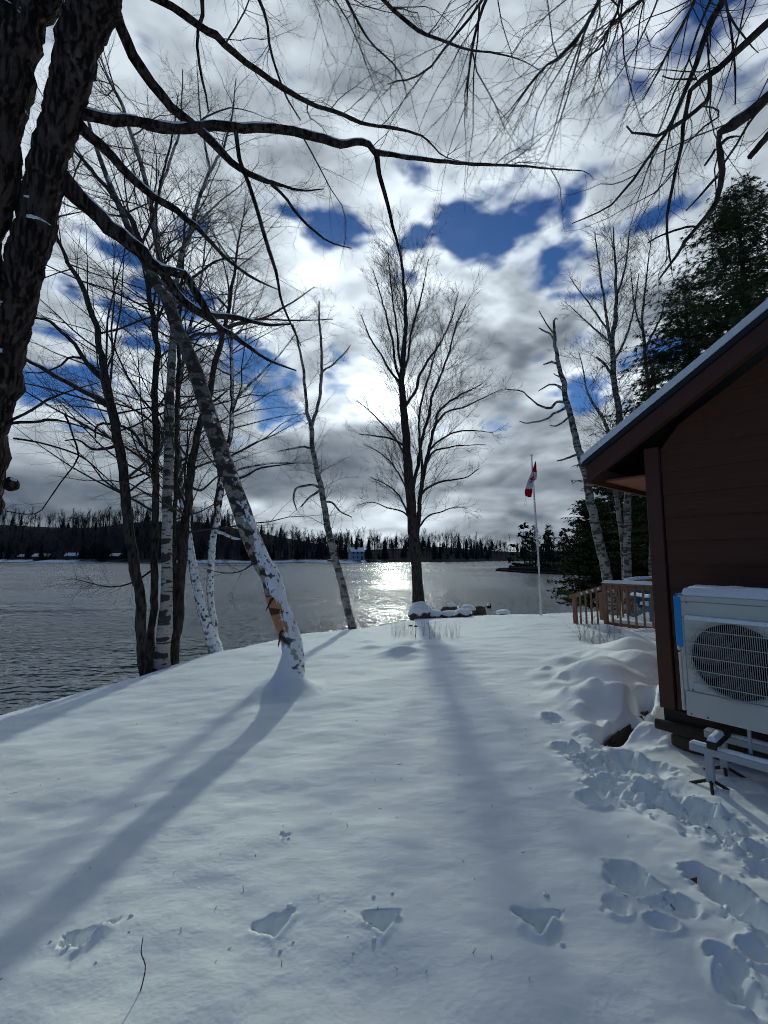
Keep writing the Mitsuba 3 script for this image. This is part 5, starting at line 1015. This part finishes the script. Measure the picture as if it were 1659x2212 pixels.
TRI['snag'] = t.crown([dict(dens=1.6, t0=.3, ang=(35, 70), rel=.3, lim=(.15, .5), K=5, wig=.15, trop=(0, 0, .0), rc=.008, rmin=.005, sides=4)])
t = Tree('birch_tree', 'twin-stemmed grey birch behind the deck with a tall fine crown', 'grey_birch_bark', twig='birch_twig_material', seed=130)
Yb = 15.2
t.limb('trunk', [(1357, 1254, 10), (1356, 1220, 9), (1355, 1176, 8.6), (1355, 1072, 8), (1348, 990, 7.5), (1340, 918, 7.5), (1333, 866, 7), (1326, 796, 6.5), (1323, 744, 5.6), (1330, 685, 4.6), (1331, 622, 3.6), (1328, 553, 2.4), (1325, 490, 1.2)], Yb, Yb, True, 20, amp=.1, w=1.3)
t.limb('trunk', [(1351, 1248, 8), (1348, 1200, 6.6), (1343, 1158, 6), (1331, 1072, 5.4), (1325, 1030, 5.2), (1314, 935, 4.4), (1295, 893, 3.4), (1270, 852, 2.4), (1262, 810, 1.6), (1250, 760, .9)], Yb + .2, Yb, True, 16, amp=.1, w=1.3)
t.limb('limb', [(1325, 770, 4.4), (1317, 735, 4), (1310, 685, 3.4), (1302, 630, 2.6), (1292, 560, 1.8), (1285, 500, 1)], Yb, Yb - .4, w=1.6)
t.limb('limb', [(1327, 815, 3.6), (1320, 806, 3.4), (1305, 786, 3), (1288, 772, 2.6)], Yb, Yb - .3, w=.3)
t.limb('limb', [(1326, 780, 3.2), (1345, 745, 2.8), (1362, 700, 2.2), (1372, 650, 1.6), (1380, 590, .9)], Yb, Yb + .5, w=1.6)
t.limb('limb', [(1331, 640, 2.6), (1345, 600, 2.2), (1355, 550, 1.6), (1360, 500, .9)], Yb, Yb + .3, w=1.8)
t.limb('limb', [(1314, 715, 2.6), (1290, 680, 2.2), (1260, 640, 1.6), (1232, 600, .9)], Yb, Yb - .5, w=1.8)
t.limb('limb', [(1320, 740, 2.6), (1290, 715, 2.2), (1262, 690, 1.6), (1230, 660, .9)], Yb, Yb - .5, w=1.8)
t.limb('limb', [(1343, 930, 3), (1360, 920, 2.6), (1352, 900, 1.8)], Yb, Yb, w=.3)
TRI['rb'] = t.crown([dict(dens=6, t0=.28, ang=(28, 60), rel=.26, lim=(.5, 1.8), K=7, wig=.09, trop=(0, 0, .3), rc=.007, rmin=.005, sides=3, power=.7), dict(dens=6, t0=.1, ang=(25, 55), rel=.55, lim=(.25, 1.0), K=5, wig=.12, trop=(0, 0, .15), rc=.006, rmin=.0045), dict(dens=7, t0=.15, ang=(25, 55), rel=.5, lim=(.15, .5), K=3, wig=.12, trop=(0, 0, .1), rc=.005, rmin=.004)])
t = Tree('birch_tree', 'grey birch closest to the cabin corner, its crown against the evergreen', 'grey_birch_bark', twig='birch_twig_material', seed=140)
t.limb('trunk', [(1408, 1250, 7.5), (1408, 1200, 6.6), (1410, 1141, 6.2), (1410, 1050, 5.8), (1407, 950, 5.4), (1405, 880, 5), (1400, 820, 4.4), (1392, 755, 3.8), (1388, 700, 3.2), (1392, 640, 2.4), (1400, 570, 1.5), (1408, 510, .8)], 15.6, 15.6, True, 16, amp=.12, w=1.2)
t.limb('limb', [(1393, 760, 2.6), (1405, 730, 2.4), (1425, 690, 1.8), (1440, 640, .9)], 15.6, 16, w=1.5)
t.limb('limb', [(1390, 720, 2.6), (1378, 690, 2.2), (1368, 640, 1.6), (1362, 580, .9)], 15.6, 15.3, w=1.5)
TRI['rb2'] = t.crown([dict(dens=5.5, t0=.35, ang=(28, 60), rel=.2, lim=(.5, 1.5), K=7, wig=.1, trop=(0, 0, .3), rc=.007, rmin=.005, power=.7), dict(dens=6, t0=.1, ang=(25, 55), rel=.5, lim=(.25, .8), K=4, wig=.12, trop=(0, 0, .15), rc=.006, rmin=.0035), dict(dens=5.5, t0=.15, ang=(25, 55), rel=.5, lim=(.15, .4), K=3, wig=.12, trop=(0, 0, .1), rc=.005, rmin=.004)])
# -- evergreens at the right
ge = 'evergreens behind the cabin and the deck'
def at_px(dx, Y): return (dx - 829.5) / F * Y * 1.03
evergreen('tall dark hemlock rising above the cabin roof at the right edge', 11.7, 13.0, gz(11.7, 13.0), ge, h=14.0, w=5.4, n=600, lo=.28, droop=.2, spray=.38, blade=.022, per=58, shape=.72)
evergreen('hemlock with a visible thin trunk left of the tallest one, above the roof', 11.4, 15.2, gz(11.4, 15.2), ge, h=12.4, w=3.7, n=420, lo=.2, droop=.2, spray=.36, blade=.022, per=48, shape=.66)
evergreen('slim hemlock behind the roof edge next to the grey birch', 11.1, 16.8, gz(11.1, 16.8), ge, h=10.4, w=2.7, n=360, lo=.15, droop=.2, spray=.34, blade=.022, per=42, shape=.7)
evergreen('dense cedar overhanging the water left of the deck trees', 10.3, 20.8, gz(10.3, 20.8) - .1, ge, h=5.4, w=2.3, n=480, lo=.02, droop=.14, spray=.32, blade=.04, per=44, shape=.36)
evergreen('dark cedar behind the dead trunk and the grey birches', 12.3, 22.2, gz(12.3, 22.2), ge, h=7.8, w=2.9, n=420, lo=.02, droop=.16, spray=.4, blade=.055, per=36, shape=.55)
evergreen('cedar seen below the eave between the birch stems and the cabin corner', 14.3, 22.0, gz(14.3, 22.0), ge, h=7.4, w=2.8, n=380, lo=.02, droop=.16, spray=.4, blade=.055, per=34, shape=.6)
print({k: v for k, v in TRI.items()}, sum(TRI.values()))
